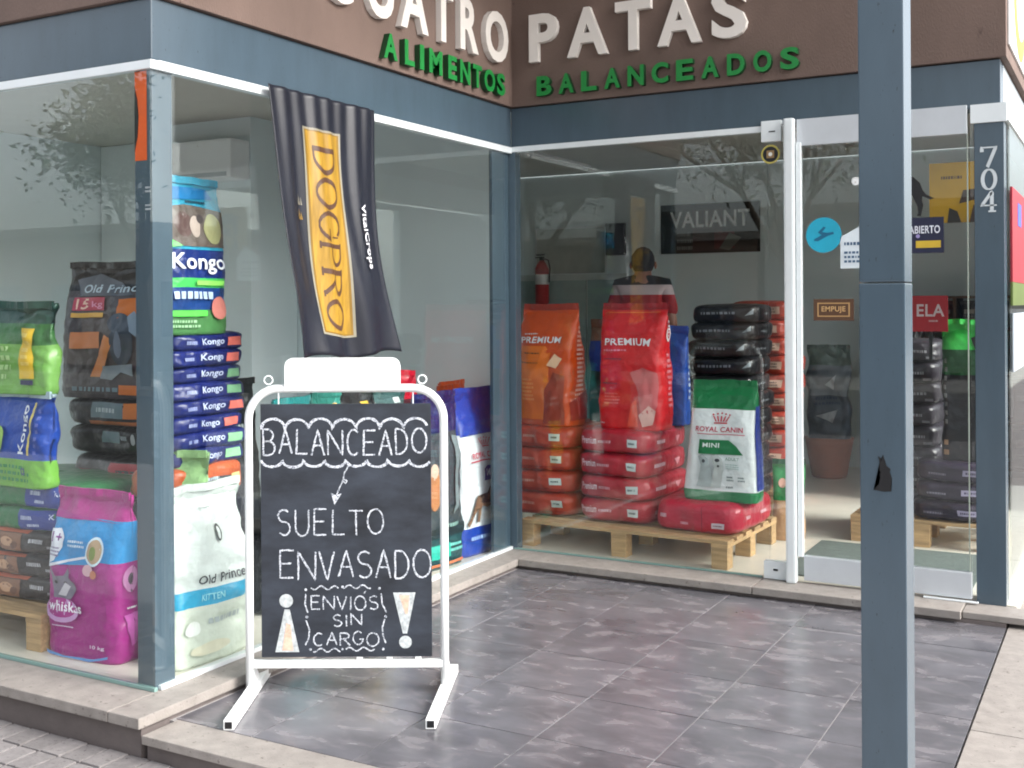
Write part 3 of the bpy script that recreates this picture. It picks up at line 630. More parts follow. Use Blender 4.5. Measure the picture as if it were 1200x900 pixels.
# ------------------------------------------------------------------ pallets
def make_pallet(label, loc, rz, Wp=1.3, Dp=.85):
    t = thing('wooden_pallet', label, 'pallet', loc, rz, 'pine pallets under the food bags'); z = .162
    for k in range(6):
        y0 = -Dp / 2 + k * (Dp - .1) / 5; boxo('deck_board', -Wp / 2, Wp / 2, y0, y0 + .1, z - .02, z, M_wood, t, .002)
    for x in (-Wp / 2 + .05, 0, Wp / 2 - .05):
        boxo('stringer', x - .05, x + .05, -Dp / 2, Dp / 2, z - .04, z - .0205, M_wood, t, .002)
        for y in (-Dp / 2 + .045, 0, Dp / 2 - .045): boxo('block', x - .048, x + .048, y - .044, y + .044, .0, z - .0405, M_wood, t, .002)
    return t
make_pallet('pine pallet under the red and brick bags behind the back window', (.68, .52, .0588), R(-2.5), 1.36, .86)
make_pallet('pine pallet carrying dark bags inside the shop right of the door', (2.2, 1.56, .0588), 0, .85, .75)
make_pallet('pine pallet under the leftmost stacks behind the left window', (-1.45, -2.36, .0588), 0, 1.25, .8)
make_pallet('pine pallet under the black bag stack behind the back window', (.87, 1.66, .0588), 0, .56, .7)

# ------------------------------------------------------------------ food bags: back window
G1 = 'brick red bags stacked on the back window pallet'; G2 = 'crimson bags stacked on the back window pallet'
WHT = (224, 224, 228)
def crown(cx, cy, w, h, col):
    out = []
    for k in range(5):
        a = (k - 2) * .36; out.append(('p', [(cx + w * .14 * (k - 2) - w * .04, cy - h * .3), (cx + w * .14 * (k - 2) + w * .04, cy - h * .3), (cx + w * .23 * (k - 2) + w * .04, cy + h * .3), (cx + w * .23 * (k - 2) - w * .04, cy + h * .3)], col)); out.append(('e', cx + w * .24 * (k - 2), cy + h * (.45 + .08 * (2 - abs(k - 2))), w * .11, h * .2, col))
    out.append(('r', cx, cy - h * .45, w * .75, h * .14, col)); return out
t = thing('food_bag', 'brick red bag at the bottom of the left column on the front pallet', 'pet food bag', (.03, .56, .222), R(-2), G1)
lying_bag(t, .53, .66, .155, 3.1, (172, 62, 42), [('t', 'Premium', -.62, .5, .46, .34, (214, 180, 170)), ('m', -.12, .55, .4, .22, (200, 150, 136), 1), ('r', .62, .55, .3, .32, (190, 205, 200)), ('m', .62, .55, .2, .16, (40, 60, 60), 1), ('r', -.05, .2, 1.8, .05, (140, 44, 34))])
ords = ['second', 'third', 'topmost']
for k in range(3): dup(t, (.03 + rnd.uniform(-.008, .008), .56 + rnd.uniform(-.02, .01), .222 + .14 * (k + 1)), R(-2 + rnd.uniform(-1.5, 1.5)), 'brick red bag, %s from the bottom of the left column under the orange bag' % ords[k] if k < 2 else 'top brick red bag, directly under the standing orange bag')
t = thing('food_bag', 'crimson bag at the bottom of the middle column on the front pallet', 'pet food bag', (.575, .55, .222), R(-2), G2)
lying_bag(t, .50, .68, .155, 7.4, (166, 34, 50), [('t', 'Premium', -.66, .55, .42, .32, (226, 196, 204)), ('m', -.2, .5, .4, .22, (206, 150, 160), 1), ('r', .6, .5, .3, .34, (196, 206, 206)), ('m', .6, .5, .22, .16, (40, 50, 60), 1)], [('m', -.5, .5, .5, .3, (226, 196, 204), 1), ('p', [(.2, .6), (.5, .6), (.35, .3)], (214, 140, 150))])
for k in range(3): dup(t, (.575 + rnd.uniform(-.01, .01), .55 + rnd.uniform(-.02, .01), .222 + .14 * (k + 1)), R(-2 + rnd.uniform(-2, 2)), 'crimson bag, %s from the bottom of the middle column under the standing red bag' % ords[k] if k < 2 else 'topmost crimson bag of the middle column, directly under the standing red bag')
t = thing('food_bag', 'crimson bag lying alone under the white and green bag', 'pet food bag', (1.12, .50, .222), R(-3), G2)
lying_bag(t, .54, .70, .19, 2.2, (176, 30, 56), [('m', -.75, .5, .2, .25, (226, 190, 200), 1), ('m', -.2, .3, .22, .16, (206, 150, 165), 1), ('r', .58, .28, .3, .18, (200, 190, 200)), ('m', .58, .28, .24, .08, (120, 40, 70), 1), ('r', .22, .5, .02, .8, (120, 16, 40))], [('m', -.5, .5, .3, .22, (226, 196, 204), 1), ('m', .3, .5, .3, .22, (226, 196, 204), 1)])
sw = [(-.1, .0), (.2, .06), (.1, .3), (-.05, .42), (.15, .5), (.35, .62), (-.5, .62), (-.75, .5), (-.75, .06)]
t = thing('food_bag', 'orange bag marked PREMIUM standing on the brick red column', 'pet food bag', (.06, .42, .79), R(-6))
standing_bag(t, .42, .28, .765, 5.5, [(0, .96, (196, 74, 26)), (.96, 1, (150, 40, 24))],
    [('p', [(-.95, .05), (.1, .05), (.25, .2), (.0, .42), (.3, .6), (.1, .66), (-.95, .66)], (222, 112, 28)), ('m', -.5, .76, .5, .018, WHT, 1), ('t', 'PREMIUM', -.1, .71, 1.5, .052, WHT), ('m', -.45, .6, .9, .02, (90, 60, 40), 1), ('m', -.45, .52, .9, .02, (90, 60, 40), 1), ('p', [(.2, .5), (.5, .6), (.8, .56), (.6, .48)], (236, 196, 160)), ('m', -.5, .3, .5, .2, (236, 160, 90), 6), ('p', [(.1, .02), (.9, .02), (.9, .42), (.5, .45), (.15, .3)], (150, 56, 36))],
    [('m', .0, .5, .7, .66, (228, 190, 176), 18), ('p', [(-.8, .05), (.8, .05), (.8, .3), (-.8, .2)], (150, 40, 34))], crk=.018)
t = thing('food_bag', 'bright red bag marked PREMIUM standing on the crimson column', 'pet food bag', (.645, .41, .79), R(-4))
standing_bag(t, .45, .24, .765, 8.1, [(0, .96, (206, 26, 34)), (.96, 1, (150, 20, 30))],
    [('r', 0, .94, 1.7, .006, (230, 120, 60)), ('t', 'PREMIUM', -.06, .70, 1.5, .058, (236, 232, 236)), ('m', -.45, .63, .8, .024, (220, 130, 150), 1), ('m', -.5, .56, .7, .018, (110, 60, 70), 1), ('m', -.55, .37, .6, .02, (110, 70, 80), 1), ('m', -.5, .25, .5, .1, (226, 110, 110), 4), ('p', [(.1, .46), (.5, .5), (.95, .46), (.95, .2), (.6, .03), (.45, .12), (.3, .35)], (196, 90, 92)), ('p', [(.35, .12), (.7, .2), (.9, .16), (.8, .05), (.5, .03)], (222, 170, 160)), ('m', -.8, .05, .16, .02, WHT, 1), ('p', [(.0, .03), (.35, .03), (.3, .25), (.1, .2)], (232, 66, 38))],
    [('e', 0, .79, .9, .17, (232, 226, 228)), ('e', 0, .79, .6, .13, (190, 30, 50)), ('m', 0, .79, .3, .1, WHT, 4), ('m', 0, .4, .6, .45, (230, 150, 160), 10)], crk=.016)
t = thing('food_bag', 'white bag with green top and red crown logo standing on the pallet', 'pet food bag', (1.22, .36, .405), R(1))
GR = (20, 116, 66)
standing_bag(t, .45, .22, .69, 1.3, [(0, .09, GR), (.09, .77, (226, 232, 232)), (.77, 1, GR)],
    crown(0, .69, .55, .075, (196, 40, 60)) + [('t', 'ROYAL CANIN', -.02, .605, 1.5, .042, (186, 40, 70)), ('r', .05, .565, 1.5, .006, (186, 40, 70)), ('p', [(-.6, .40), (.75, .40), (.55, .47), (.3, .52), (-.6, .52)], GR), ('t', 'MINI', -.22, .475, .5, .038, (225, 236, 230)), ('t', 'ADULT', .42, .365, .42, .026, (120, 150, 140)), ('m', .42, .30, .4, .05, (150, 175, 170), 3), ('p', [(-.62, .12), (-.5, .3), (-.6, .38), (-.45, .4), (-.3, .36), (-.2, .26), (-.15, .12)], (168, 178, 178)), ('p', [(-.2, .12), (-.12, .3), (-.2, .39), (-.02, .4), (.12, .36), (.15, .3), (.08, .12)], (186, 192, 190)), ('e', -.42, .34, .1, .03, (60, 62, 66)), ('e', -.02, .35, .14, .03, (60, 62, 66)), ('e', .0, .3, .07, .02, (40, 42, 46)), ('m', .35, .2, .2, .05, (90, 110, 110), 2), ('m', .68, .2, .2, .05, (90, 110, 110), 2), ('m', .35, .13, .22, .03, (50, 70, 70), 1)],
    [('r', 0, .45, 1.4, .7, (36, 56, 140))], crk=.011, topw=.86, lean=.05, slump=.04)
t = thing('food_bag', 'blue bag with white vertical stripe peeking out behind the standing red bag', 'pet food bag', (.70, .72, .79), R(0))
standing_bag(t, .36, .16, .62, 9.9, [(0, 1, (26, 74, 160))], [], [('m', 0, .5, .6, .5, (200, 215, 235), 8)], crk=.012)
t = thing('food_bag', 'blue and dark green bag wedged between the orange and red bags', 'pet food bag', (.36, .74, .79), R(0))
standing_bag(t, .34, .16, .66, 12.9, [(0, .5, (38, 62, 40)), (.5, .8, (28, 66, 150)), (.8, 1, (110, 84, 66))], [('r', .45, .35, .1, .45, (206, 210, 212))], crk=.012)
# black stack
t = thing('food_bag', 'black bag at the bottom of the black stack behind the white and green bag', 'pet food bag', (.87, 1.62, .2208), 0, 'black bags stacked inside behind the back window')
lying_bag(t, .46, .62, .135, 4.2, (26, 26, 30), [('m', -.1, .55, 1.2, .26, (130, 134, 140), 1), ('p', [(.7, .4), (.95, .8), (.95, .5)], (140, 150, 155))], [('m', 0, .5, .8, .2, (110, 114, 120), 1)])
nm = ['second', 'third', 'fourth', 'fifth', 'sixth', 'seventh', 'eighth', 'ninth', 'tenth', 'eleventh']
for k in range(10): dup(t, (.87 + rnd.uniform(-.02, .02), 1.62, .2208 + .12 * (k + 1)), R(rnd.uniform(-4, 4)), 'black bag, %s from the bottom of the tall black stack behind the back window' % nm[k] if k < 9 else 'topmost black bag of the tall stack behind the white and green bag')
t = thing('food_bag', 'rust red bag at the bottom of the stack beside the door, behind the black stack', 'pet food bag', (.87, 2.5, .0588), 0, 'rust red bags stacked beside the door')
lying_bag(t, .46, .5, .15, 6.6, (168, 60, 44), [('r', .55, .5, .5, .4, (206, 170, 150)), ('m', .5, .5, .3, .3, (60, 40, 40), 2)], [('m', 0, .5, .8, .3, (210, 190, 180), 1)])
for k in range(10): dup(t, (.87 + rnd.uniform(-.02, .02), 2.5, .0588 + .137 * (k + 1)), R(rnd.uniform(-4, 4)), 'rust red bag, %s from the bottom of the stack beside the door' % nm[k] if k < 9 else 'topmost rust red bag of the stack beside the door')
t = thing('food_bag', 'small green and white bag standing low beside the door stile', 'pet food bag', (1.42, 1.05, .0588), R(10))
standing_bag(t, .20, .12, .50, 3.9, [(0, .5, (190, 150, 110)), (.5, .96, (30, 140, 70)), (.96, 1, (20, 90, 60))], [('e', -.4, .72, .5, .12, (216, 170, 150)), ('m', .2, .6, .8, .1, (10, 80, 60), 2)])

# ------------------------------------------------------------------ food bags: behind the left window
t = thing('food_bag', 'magenta cat food bag with a sky blue band standing at the left window', 'pet food bag', (-.60, -2.655, .0588), R(1))
MG = (158, 32, 128); CY = (20, 140, 204)
standing_bag(t, .45, .20, .705, 2.7, [(0, .60, MG), (.60, .84, CY), (.84, 1, (166, 30, 124))],
    [('p', [(-1, .885), (-1, .83), (1, .83), (.4, .835), (-.2, .85)], MG), ('p', [(-1, .57), (-.6, .61), (-.1, .625), (.3, .66), (.3, .58), (-1, .55)], CY), ('p', [(-1, .55), (-.3, .60), (.2, .63), (.2, .615), (-.3, .585), (-1, .53)], (226, 226, 236)), ('p', [(-1, .76), (-.7, .77), (-.55, .72), (-.6, .66), (-.75, .58), (-1, .55)], (226, 230, 238)), ('t', '1+', -.78, .715, .3, .06, (120, 40, 130)), ('m', -.8, .63, .3, .06, (120, 110, 150), 3), ('m', -.15, .69, .5, .05, (206, 226, 240), 2), ('e', .42, .66, .5, .17, (206, 226, 236)), ('e', .42, .66, .42, .14, (176, 150, 120)), ('e', .38, .65, .2, .08, (120, 140, 60)), ('e', .3, .55, .3, .07, (214, 170, 180)), ('e', .48, .53, .2, .05, (196, 120, 90)),
     ('p', [(-.85, .54), (-.75, .48), (-.7, .36), (-.2, .36), (-.05, .42), (-.1, .46), (-.25, .49), (-.28, .55), (-.4, .50), (-.65, .49)], (116, 110, 126)), ('e', -.62, .455, .1, .022, (40, 40, 44)), ('e', -.35, .455, .1, .022, (40, 40, 44)), ('p', [(-.55, .38), (-.3, .38), (-.2, .44), (-.35, .46)], (188, 184, 190)), ('e', -.45, .29, .95, .15, (196, 150, 200)), ('e', -.45, .305, .82, .12, MG), ('t', 'whiskas', -.34, .315, .95, .062, (236, 232, 242)), ('r', -.4, .195, .6, .006, (220, 200, 226)), ('t', '10 kg', .6, .1, .36, .026, (226, 200, 226)), ('p', [(-.95, .035), (-.3, .02), (.5, .03), (.85, .055), (.85, .04), (.4, .01), (-.95, .012)], (96, 150, 216))],
    [('e', -.1, .5, 1.0, .16, (196, 130, 180)), ('e', -.1, .5, .5, .08, (70, 60, 70)), ('m', 0, .33, .9, .02, WHT, 1), ('p', [(-.6, .29), (.4, .3), (.2, .12), (-.3, .1)], (190, 90, 170))], crk=.014)
# lying stacks on the left pallet
t = thing('food_bag', 'brown and black bag at the bottom of the leftmost stack on the left pallet', 'pet food bag', (-1.2, -2.36, .2208), R(2), 'brown and black bags on the left pallet')
lying_bag(t, .66, .62, .125, 11.1, (36, 32, 34), [('r', .05, .5, .5, .7, (126, 88, 66)), ('e', .02, .5, .3, .4, (190, 150, 120)), ('e', .18, .4, .15, .3, (96, 60, 44)), ('m', .62, .6, .3, .3, (190, 190, 195), 1), ('m', .88, .4, .12, .2, (180, 180, 185), 1), ('r', -.05, .93, 1.0, .1, (180, 90, 60))])
for k in range(2): dup(t, (-1.2 + rnd.uniform(-.02, .02), -2.36, .2208 + .105 * (k + 1)), R(rnd.uniform(0, 4)), ['brown and black bag in the middle of the three on the left pallet', 'topmost brown and black bag on the left pallet, under the green bags'][k])
t = thing('food_bag', 'lower green and blue bag lying above the brown bags at the left window', 'pet food bag', (-1.13, -2.36, .535), R(4), 'green and blue bags lying at the left window')
lying_bag(t, .74, .6, .13, 13.3, (30, 110, 62), [('r', .5, .5, .95, .8, (24, 54, 140)), ('t', 'Kongo', .72, .62, .35, .26, (214, 220, 240)), ('m', .2, .6, .2, .3, (190, 200, 226), 1), ('m', .3, .3, .2, .2, (190, 200, 226), 1)])
dup(t, (-1.09, -2.37, .645), R(5), 'upper green and blue bag lying above the brown bags at the left window')
t = thing('food_bag', 'green bag with a wide blue band and sideways lettering at the left edge', 'pet food bag', (-1.17, -2.65, .755), R(0))
LG = (104, 168, 50)
standing_bag(t, .62, .14, .42, 5.2, [(0, .30, LG), (.30, .96, (26, 66, 156)), (.96, 1, (170, 190, 200))],
    [('m', .3, .15, .9, .2, (30, 130, 60), 3), ('t', 'Kongo', .58, .62, .17, .52, (226, 232, 240), 1), ('r', .74, .63, .045, .55, (214, 196, 110)), ('m', .88, .6, .05, .5, (110, 120, 190), 7), ('e', .03, .5, .3, .3, (150, 190, 90)), ('t', 'o', .62, .18, .1, .08, (60, 80, 120))], crk=.02, p=4.5)
t = thing('food_bag', 'light green bag with a yellow label at the upper left of the window', 'pet food bag', (-1.17, -2.64, 1.17), R(0))
standing_bag(t, .60, .12, .41, 6.3, [(0, .55, (118, 170, 84)), (.55, .78, (60, 110, 60)), (.78, 1, (44, 76, 66))],
    [('r', .62, .45, .34, .56, (226, 186, 50)), ('r', .62, .13, .3, .05, (40, 40, 80)), ('m', .62, .5, .2, .4, (240, 216, 120), 5), ('m', -.2, .35, .9, .4, (170, 206, 140), 4)], crk=.026)
# black stack with labels and the grey bag on top
BL = (34, 31, 34); bg_ = 'dark bags stacked under the tall grey bag at the left window'
xx, yy_ = -1.0, -1.98
t1 = thing('food_bag', 'dark bag at the bottom of the stack behind the magenta bag', 'pet food bag', (xx, yy_, .0588), R(2), bg_)
lying_bag(t1, .62, .56, .155, 21.0, BL, [('r', .3, .5, .9, .5, (120, 116, 100)), ('m', .3, .5, .7, .25, (200, 200, 190), 1)])
for k in (1, 2): dup(t1, (xx, yy_, .0588 + .14 * k), R(3 - 4 * k), ['', 'dark bag, second from the floor in the stack behind the magenta bag', 'dark bag, third from the floor in the stack behind the magenta bag'][k])
t2 = thing('food_bag', 'dark bag with a beige label just above the magenta bag', 'pet food bag', (xx + .05, yy_ - .04, .52), R(3), bg_)
lying_bag(t2, .62, .58, .17, 22.0, BL, [('r', .5, .45, .75, .6, (176, 172, 138)), ('r', .52, .5, .6, .3, (34, 44, 50)), ('m', .5, .5, .45, .18, (176, 190, 190), 1), ('r', -.5, .4, .3, .4, (70, 70, 52)), ('m', -.5, .5, .2, .2, (150, 150, 120), 1)])
t3 = thing('food_bag', 'dark bag with a red label in the middle of the stack at the left window', 'pet food bag', (xx + .04, yy_ - .02, .68), R(1), bg_)
lying_bag(t3, .62, .56, .17, 23.0, BL, [('r', .5, .55, .85, .62, (186, 26, 46)), ('r', .5, .52, .5, .26, (50, 40, 46)), ('m', .5, .52, .42, .18, (214, 206, 206), 1), ('r', -.55, .4, .32, .4, (140, 24, 34)), ('m', -.55, .4, .2, .2, (200, 120, 120), 1)])
t4 = thing('food_bag', 'dark bag with grey and white markings second below the grey bag', 'pet food bag', (xx + .0, yy_ - .0, .84), R(0), bg_)
lying_bag(t4, .62, .56, .15, 24.0, BL, [('r', .1, .62, .45, .4, (120, 140, 145)), ('m', .45, .62, .2, .3, (190, 196, 200), 1), ('e', .68, .6, .12, .4, (190, 190, 190)), ('e', .88, .6, .08, .4, (190, 190, 190))])
t5 = thing('food_bag', 'dark bag with a grey and orange label right under the tall grey bag', 'pet food bag', (xx - .02, yy_ - .0, .975), R(-1), bg_)
lying_bag(t5, .60, .56, .15, 25.0, BL, [('r', .15, .6, .8, .55, (116, 134, 142)), ('r', .72, .6, .35, .55, (222, 126, 60)), ('m', .15, .6, .55, .3, (200, 210, 214), 1), ('r', .3, .15, 1.2, .14, (206, 120, 70))])
t = thing('food_bag', 'tall grey and black bag with orange shapes and a dog at the left window', 'pet food bag', (-1.06, -2.12, 1.115), R(3))
standing_bag(t, .62, .24, .66, 14.4, [(0, .80, (88, 80, 82)), (.80, 1, (28, 28, 32))],
    [('p', [(-.8, .88), (-.3, .93), (.3, .86), (.6, .76), (-.6, .76)], (100, 106, 116)), ('t', 'Old Prince', .12, .815, 1.35, .062, (206, 222, 232)), ('r', -.35, .70, .75, .1, (196, 66, 90)), ('t', '15', -.5, .70, .3, .08, (250, 210, 190)), ('t', 'kg', -.15, .69, .25, .06, (240, 160, 190)), ('r', -.35, .615, .75, .035, (236, 180, 80)), ('r', .7, .66, .75, .15, (226, 120, 36)), ('r', -.35, .43, .65, .12, (226, 140, 90)), ('p', [(-.2, .16), (.05, .16), (.35, .44), (.12, .47)], (226, 140, 80)), ('e', .52, .42, .5, .36, (70, 78, 90)), ('e', .42, .56, .5, .14, (84, 92, 106)), ('p', [(.6, .60), (.75, .64), (.9, .56), (.85, .46), (.7, .5)], (150, 166, 184)), ('e', .45, .4, .16, .2, (120, 130, 146)), ('p', [(.1, .24), (.75, .26), (.75, .17), (.5, .2), (.3, .14), (.05, .15)], (150, 158, 164)), ('m', .0, .07, 1.2, .06, (130, 150, 160), 1), ('r', .7, .07, .5, .07, (222, 120, 50))], crk=.016)
t = thing('food_bag', 'pale green bag seen between the magenta bag and the corner post', 'pet food bag', (-.36, -2.42, .0588), R(15))
standing_bag(t, .3, .18, .86, 16.1, [(0, .8, (186, 170, 150)), (.8, 1, (150, 190, 130))], [('m', 0, .6, .8, .2, (90, 120, 80), 4)], crk=.02)

# ------------------------------------------------------------------ food bags behind the return window (facing +X)
t = thing('food_bag', 'dark navy bag at the bottom of the blue pile behind the chalkboard stand', 'pet food bag', (-.45, -2.23, .84), R(90), 'thin navy bags piled behind the return window')
NV = (24, 34, 96)
lying_bag(t, .46, .28, .086, 31.0, NV, [('t', 'Kongo', -.05, .52, .62, .5, (190, 200, 226)), ('m', -.62, .5, .25, .4, (150, 160, 200), 1), ('r', .6, .5, .42, .5, (130, 186, 140))])
tc_ = thing('food_bag', 'thin navy bag with a coral tag on top of the blue pile', 'pet food bag', (-.45, -2.23, .84 + 7 * .074), R(90), 'thin navy bags piled behind the return window')
lying_bag(tc_, .46, .28, .086, 33.0, NV, [('t', 'Kongo', -.05, .5, .62, .5, (190, 200, 226)), ('m', -.62, .5, .25, .4, (150, 160, 200), 1), ('r', .58, .5, .42, .5, (226, 116, 104))])
for k, src, lb in ((1, t, 'navy bag with a green tag, second from the bottom of the blue pile'), (2, tc_, 'navy bag with a coral tag, third from the bottom of the blue pile'), (3, tc_, 'navy bag with a coral tag, fourth from the bottom of the blue pile'), (4, t, 'navy bag with a green tag, fifth from the bottom of the blue pile'), (5, t, 'navy bag with a green tag, sixth from the bottom of the blue pile'), (6, tc_, 'navy bag with a coral tag, second from the top of the blue pile')):
    dup(src, (-.45 + rnd.uniform(-.01, .01), -2.23 + rnd.uniform(-.015, .015), .84 + k * .074 - (0 if k > 1 else 0)), R(90 + rnd.uniform(-3, 3)), lb)
t = thing('food_bag', 'tall blue and green bag with a dog picture standing on the blue pile', 'pet food bag', (-.41, -2.32, 1.435), R(86))
standing_bag(t, .40, .20, .70, 18.2, [(0, .16, (70, 120, 70)), (.16, .30, (24, 60, 120)), (.30, .36, (70, 180, 90)), (.36, .54, (22, 44, 110)), (.54, 1, (50, 150, 180))],
    [('p', [(-1, .80), (-.2, .83), (1, .80), (1, .56), (-1, .56)], (96, 86, 80)), ('p', [(-1, .94), (.7, .95), (.8, .88), (-1, .85)], (30, 120, 180)), ('m', .2, .85, .7, .03, (30, 60, 80), 1), ('e', -.35, .70, .55, .16, (84, 60, 56)), ('e', .0, .69, .3, .14, (176, 160, 150)), ('e', .55, .68, .6, .2, (160, 160, 116)), ('e', .15, .74, .2, .06, (60, 50, 50)), ('p', [(-1, .62), (-.5, .56), (-1, .54)], (110, 200, 110)), ('t', 'Kongo', .02, .45, 1.7, .13, (232, 236, 246)), ('r', .35, .33, .9, .03, (140, 220, 100)), ('m', -.1, .25, 1.3, .09, (170, 190, 220), 1), ('e', .62, .17, .55, .15, (196, 120, 110)), ('r', -.3, .135, 1.0, .035, (90, 220, 80)), ('m', -.4, .07, .8, .06, (150, 190, 150), 2)], crk=.012)
t = thing('food_bag', 'small mixed stack bag with an orange edge and grey label under the blue pile', 'pet food bag', (-.45, -2.26, .70), R(92))
lying_bag(t, .48, .30, .15, 34.0, (180, 84, 44), [('r', .1, .35, 1.4, .5, (66, 74, 84)), ('m', -.05, .55, .6, .18, (190, 206, 214), 1), ('m', -.6, .4, .35, .25, (150, 180, 200), 1), ('r', .72, .5, .35, .3, (222, 190, 130)), ('e', -.8, .1, .3, .3, (100, 160, 60))])
tb = thing('food_bag', 'dark bag lying on the floor behind the white bag at the corner', 'pet food bag', (-.46, -2.26, .0588), R(90), 'dark bags under the blue pile')
lying_bag(tb, .48, .32, .17, 35.0, (44, 44, 52))
for k in (1, 2, 3): dup(tb, (-.46, -2.26, .0588 + .158 * k), R(90), 'dark bag number %d from the floor, hidden behind the white bag at the corner' % (k + 1) if False else ['', 'dark bag second from the floor behind the white bag', 'dark bag third from the floor behind the white bag', 'dark bag just below the orange edged bag behind the white bag'][k])
t = thing('food_bag', 'white bag with a cyan band standing at the corner beside the chalkboard', 'pet food bag', (-.165, -2.47, .0588), R(88))
standing_bag(t, .44, .20, .74, 19.5, [(0, .33, (206, 214, 200)), (.33, .42, (40, 160, 200)), (.42, 1, (222, 230, 226))],
    [('t', 'Old Prince', .15, .475, 1.2, .055, (56, 60, 66)), ('t', 'KITTEN', -.1, .375, .6, .035, (150, 220, 230)), ('e', .25, .73, .14, .1, (70, 70, 74)), ('e', .25, .73, .08, .075, (222, 230, 226)), ('m', .3, .24, 1.0, .06, (170, 180, 180), 1), ('e', -.6, .22, .4, .08, (226, 230, 224)), ('e', -.2, .09, 1.0, .07, (214, 210, 186)), ('r', 0, .88, .3, .006, (170, 176, 176))], crk=.028, topw=.94)
for i, (y, h, cols, lb, dp_) in enumerate((
    (-1.90, 1.14, [(0, .9, (30, 34, 40)), (.9, 1, (20, 22, 26))], 'black bag standing just left of the chalkboard top, behind the return window', -.52),
    (-1.72, 1.04, [(0, .86, (36, 120, 130)), (.86, 1, (40, 150, 150))], 'teal topped bag standing behind the upper left of the chalkboard', -.3),
    (-1.40, 1.05, [(0, .9, (70, 80, 60)), (.9, 1, (54, 132, 120))], 'olive bag with teal top standing behind the middle of the chalkboard', -.34),
    (-1.12, 1.04, [(0, .9, (34, 34, 38)), (.9, 1, (44, 44, 46))], 'black bag with a yellow tab standing behind the chalkboard', -.34),
    (-.86, 1.04, [(0, .9, (190, 196, 196)), (.9, 1, (60, 90, 90))], 'pale grey bag standing behind the right half of the chalkboard', -.32))):
    t = thing('food_bag', lb, 'pet food bag', (dp_, y, .0588), R(90 + rnd.uniform(-6, 6)))
    standing_bag(t, .29, .2, h, 40 + i * 3.3, cols, [('r', .1, .5, 1.2, .3, [(60, 60, 66), (214, 226, 226), (120, 96, 60), (196, 160, 50), (60, 90, 150)][i]), ('m', 0, .78, 1.2, .08, (190, 200, 200), 2), ('r', .4, .93, .5, .03, [(90, 90, 90), (120, 190, 180), (190, 150, 60), (206, 170, 50), (190, 200, 200)][i])], crk=.018)
t = thing('food_bag', 'bag with crumpled crimson top beside the right post of the stand', 'pet food bag', (-.52, -.52, .0588), R(80))
standing_bag(t, .34, .2, 1.10, 50.3, [(0, .85, (70, 30, 40)), (.85, 1, (186, 26, 50))], [], crk=.03)
t = thing('food_bag', 'dark grey bag with brown dog picture and teal foot beside the blue topped bag', 'pet food bag', (-.19, -.60, .0588), R(86))
standing_bag(t, .40, .18, .99, 52.7, [(0, .24, (26, 70, 74)), (.24, .78, (62, 72, 78)), (.78, 1, (24, 30, 84))],
    [('e', -.55, .45, .6, .22, (176, 120, 80)), ('e', -.6, .56, .3, .1, (206, 180, 160)), ('r', 0, .21, 1.9, .06, (26, 44, 50)), ('m', .3, .24, .9, .04, (150, 190, 180), 1), ('r', -.3, .10, 1.0, .08, (40, 170, 150)), ('m', .5, .11, .6, .06, (120, 210, 200), 2), ('r', 0, .025, 1.8, .015, (200, 110, 70)), ('p', [(.35, .3), (.6, .34), (.85, .75), (.6, .76)], (120, 134, 138))], crk=.02)
t = thing('food_bag', 'white and royal blue bag with a shepherd dog at the inner glass corner', 'pet food bag', (-.19, -.15, .0588), R(84))
BLU = (28, 66, 164)
standing_bag(t, .47, .19, .99, 55.2, [(0, .17, BLU), (.17, .73, (222, 230, 234)), (.73, 1, BLU)],
    [('p', [(-1, .72), (.2, .76), (1, .735), (1, .78), (-1, .78)], BLU)] + crown(.1, .675, .5, .05, (206, 60, 80)) + [('t', 'ROYAL CANIN', .05, .60, 1.35, .036, (196, 40, 70)), ('r', .02, .565, 1.5, .008, (196, 60, 80)), ('p', [(-.1, .44), (.8, .45), (.8, .53), (.05, .53), (-.1, .51)], (24, 60, 130)), ('t', 'MAXI', .3, .488, .6, .04, (226, 232, 240)),
     ('p', [(-0.87, .20), (-0.67, .27), (-0.47, .36), (-0.02, .37), (0.18, .41), (0.30, .455), (0.38, .44), (0.50, .42), (0.43, .38), (0.33, .34), (0.28, .22), (0.18, .21), (0.16, .30), (-0.12, .28), (-0.32, .30), (-0.37, .2), (-0.47, .2), (-0.45, .28), (-0.62, .24), (-0.82, .18)], (120, 92, 72)), ('p', [(-0.42, .36), (-0.02, .37), (0.13, .40), (0.03, .31), (-0.32, .31)], (40, 38, 40)), ('m', -.3, .11, .9, .04, (150, 180, 226), 1), ('p', [(.5, .2), (.9, .2), (.9, .4), (.7, .33)], (176, 186, 190))], crk=.015, topw=.94)
t = thing('food_bag', 'left of two orange topped bags peeking above the blue topped bag', 'pet food bag', (-.50, .05, .0588), R(88))
standing_bag(t, .26, .2, .98, 57.2, [(0, .85, (150, 60, 30)), (.85, 1, (214, 92, 36))], [], crk=.02)
t = thing('food_bag', 'right of two orange topped bags peeking above the blue topped bag', 'pet food bag', (-.62, .30, .0588), R(88))
standing_bag(t, .30, .2, .99, 58.9, [(0, .85, (150, 60, 30)), (.85, 1, (220, 96, 36))], [], crk=.02)

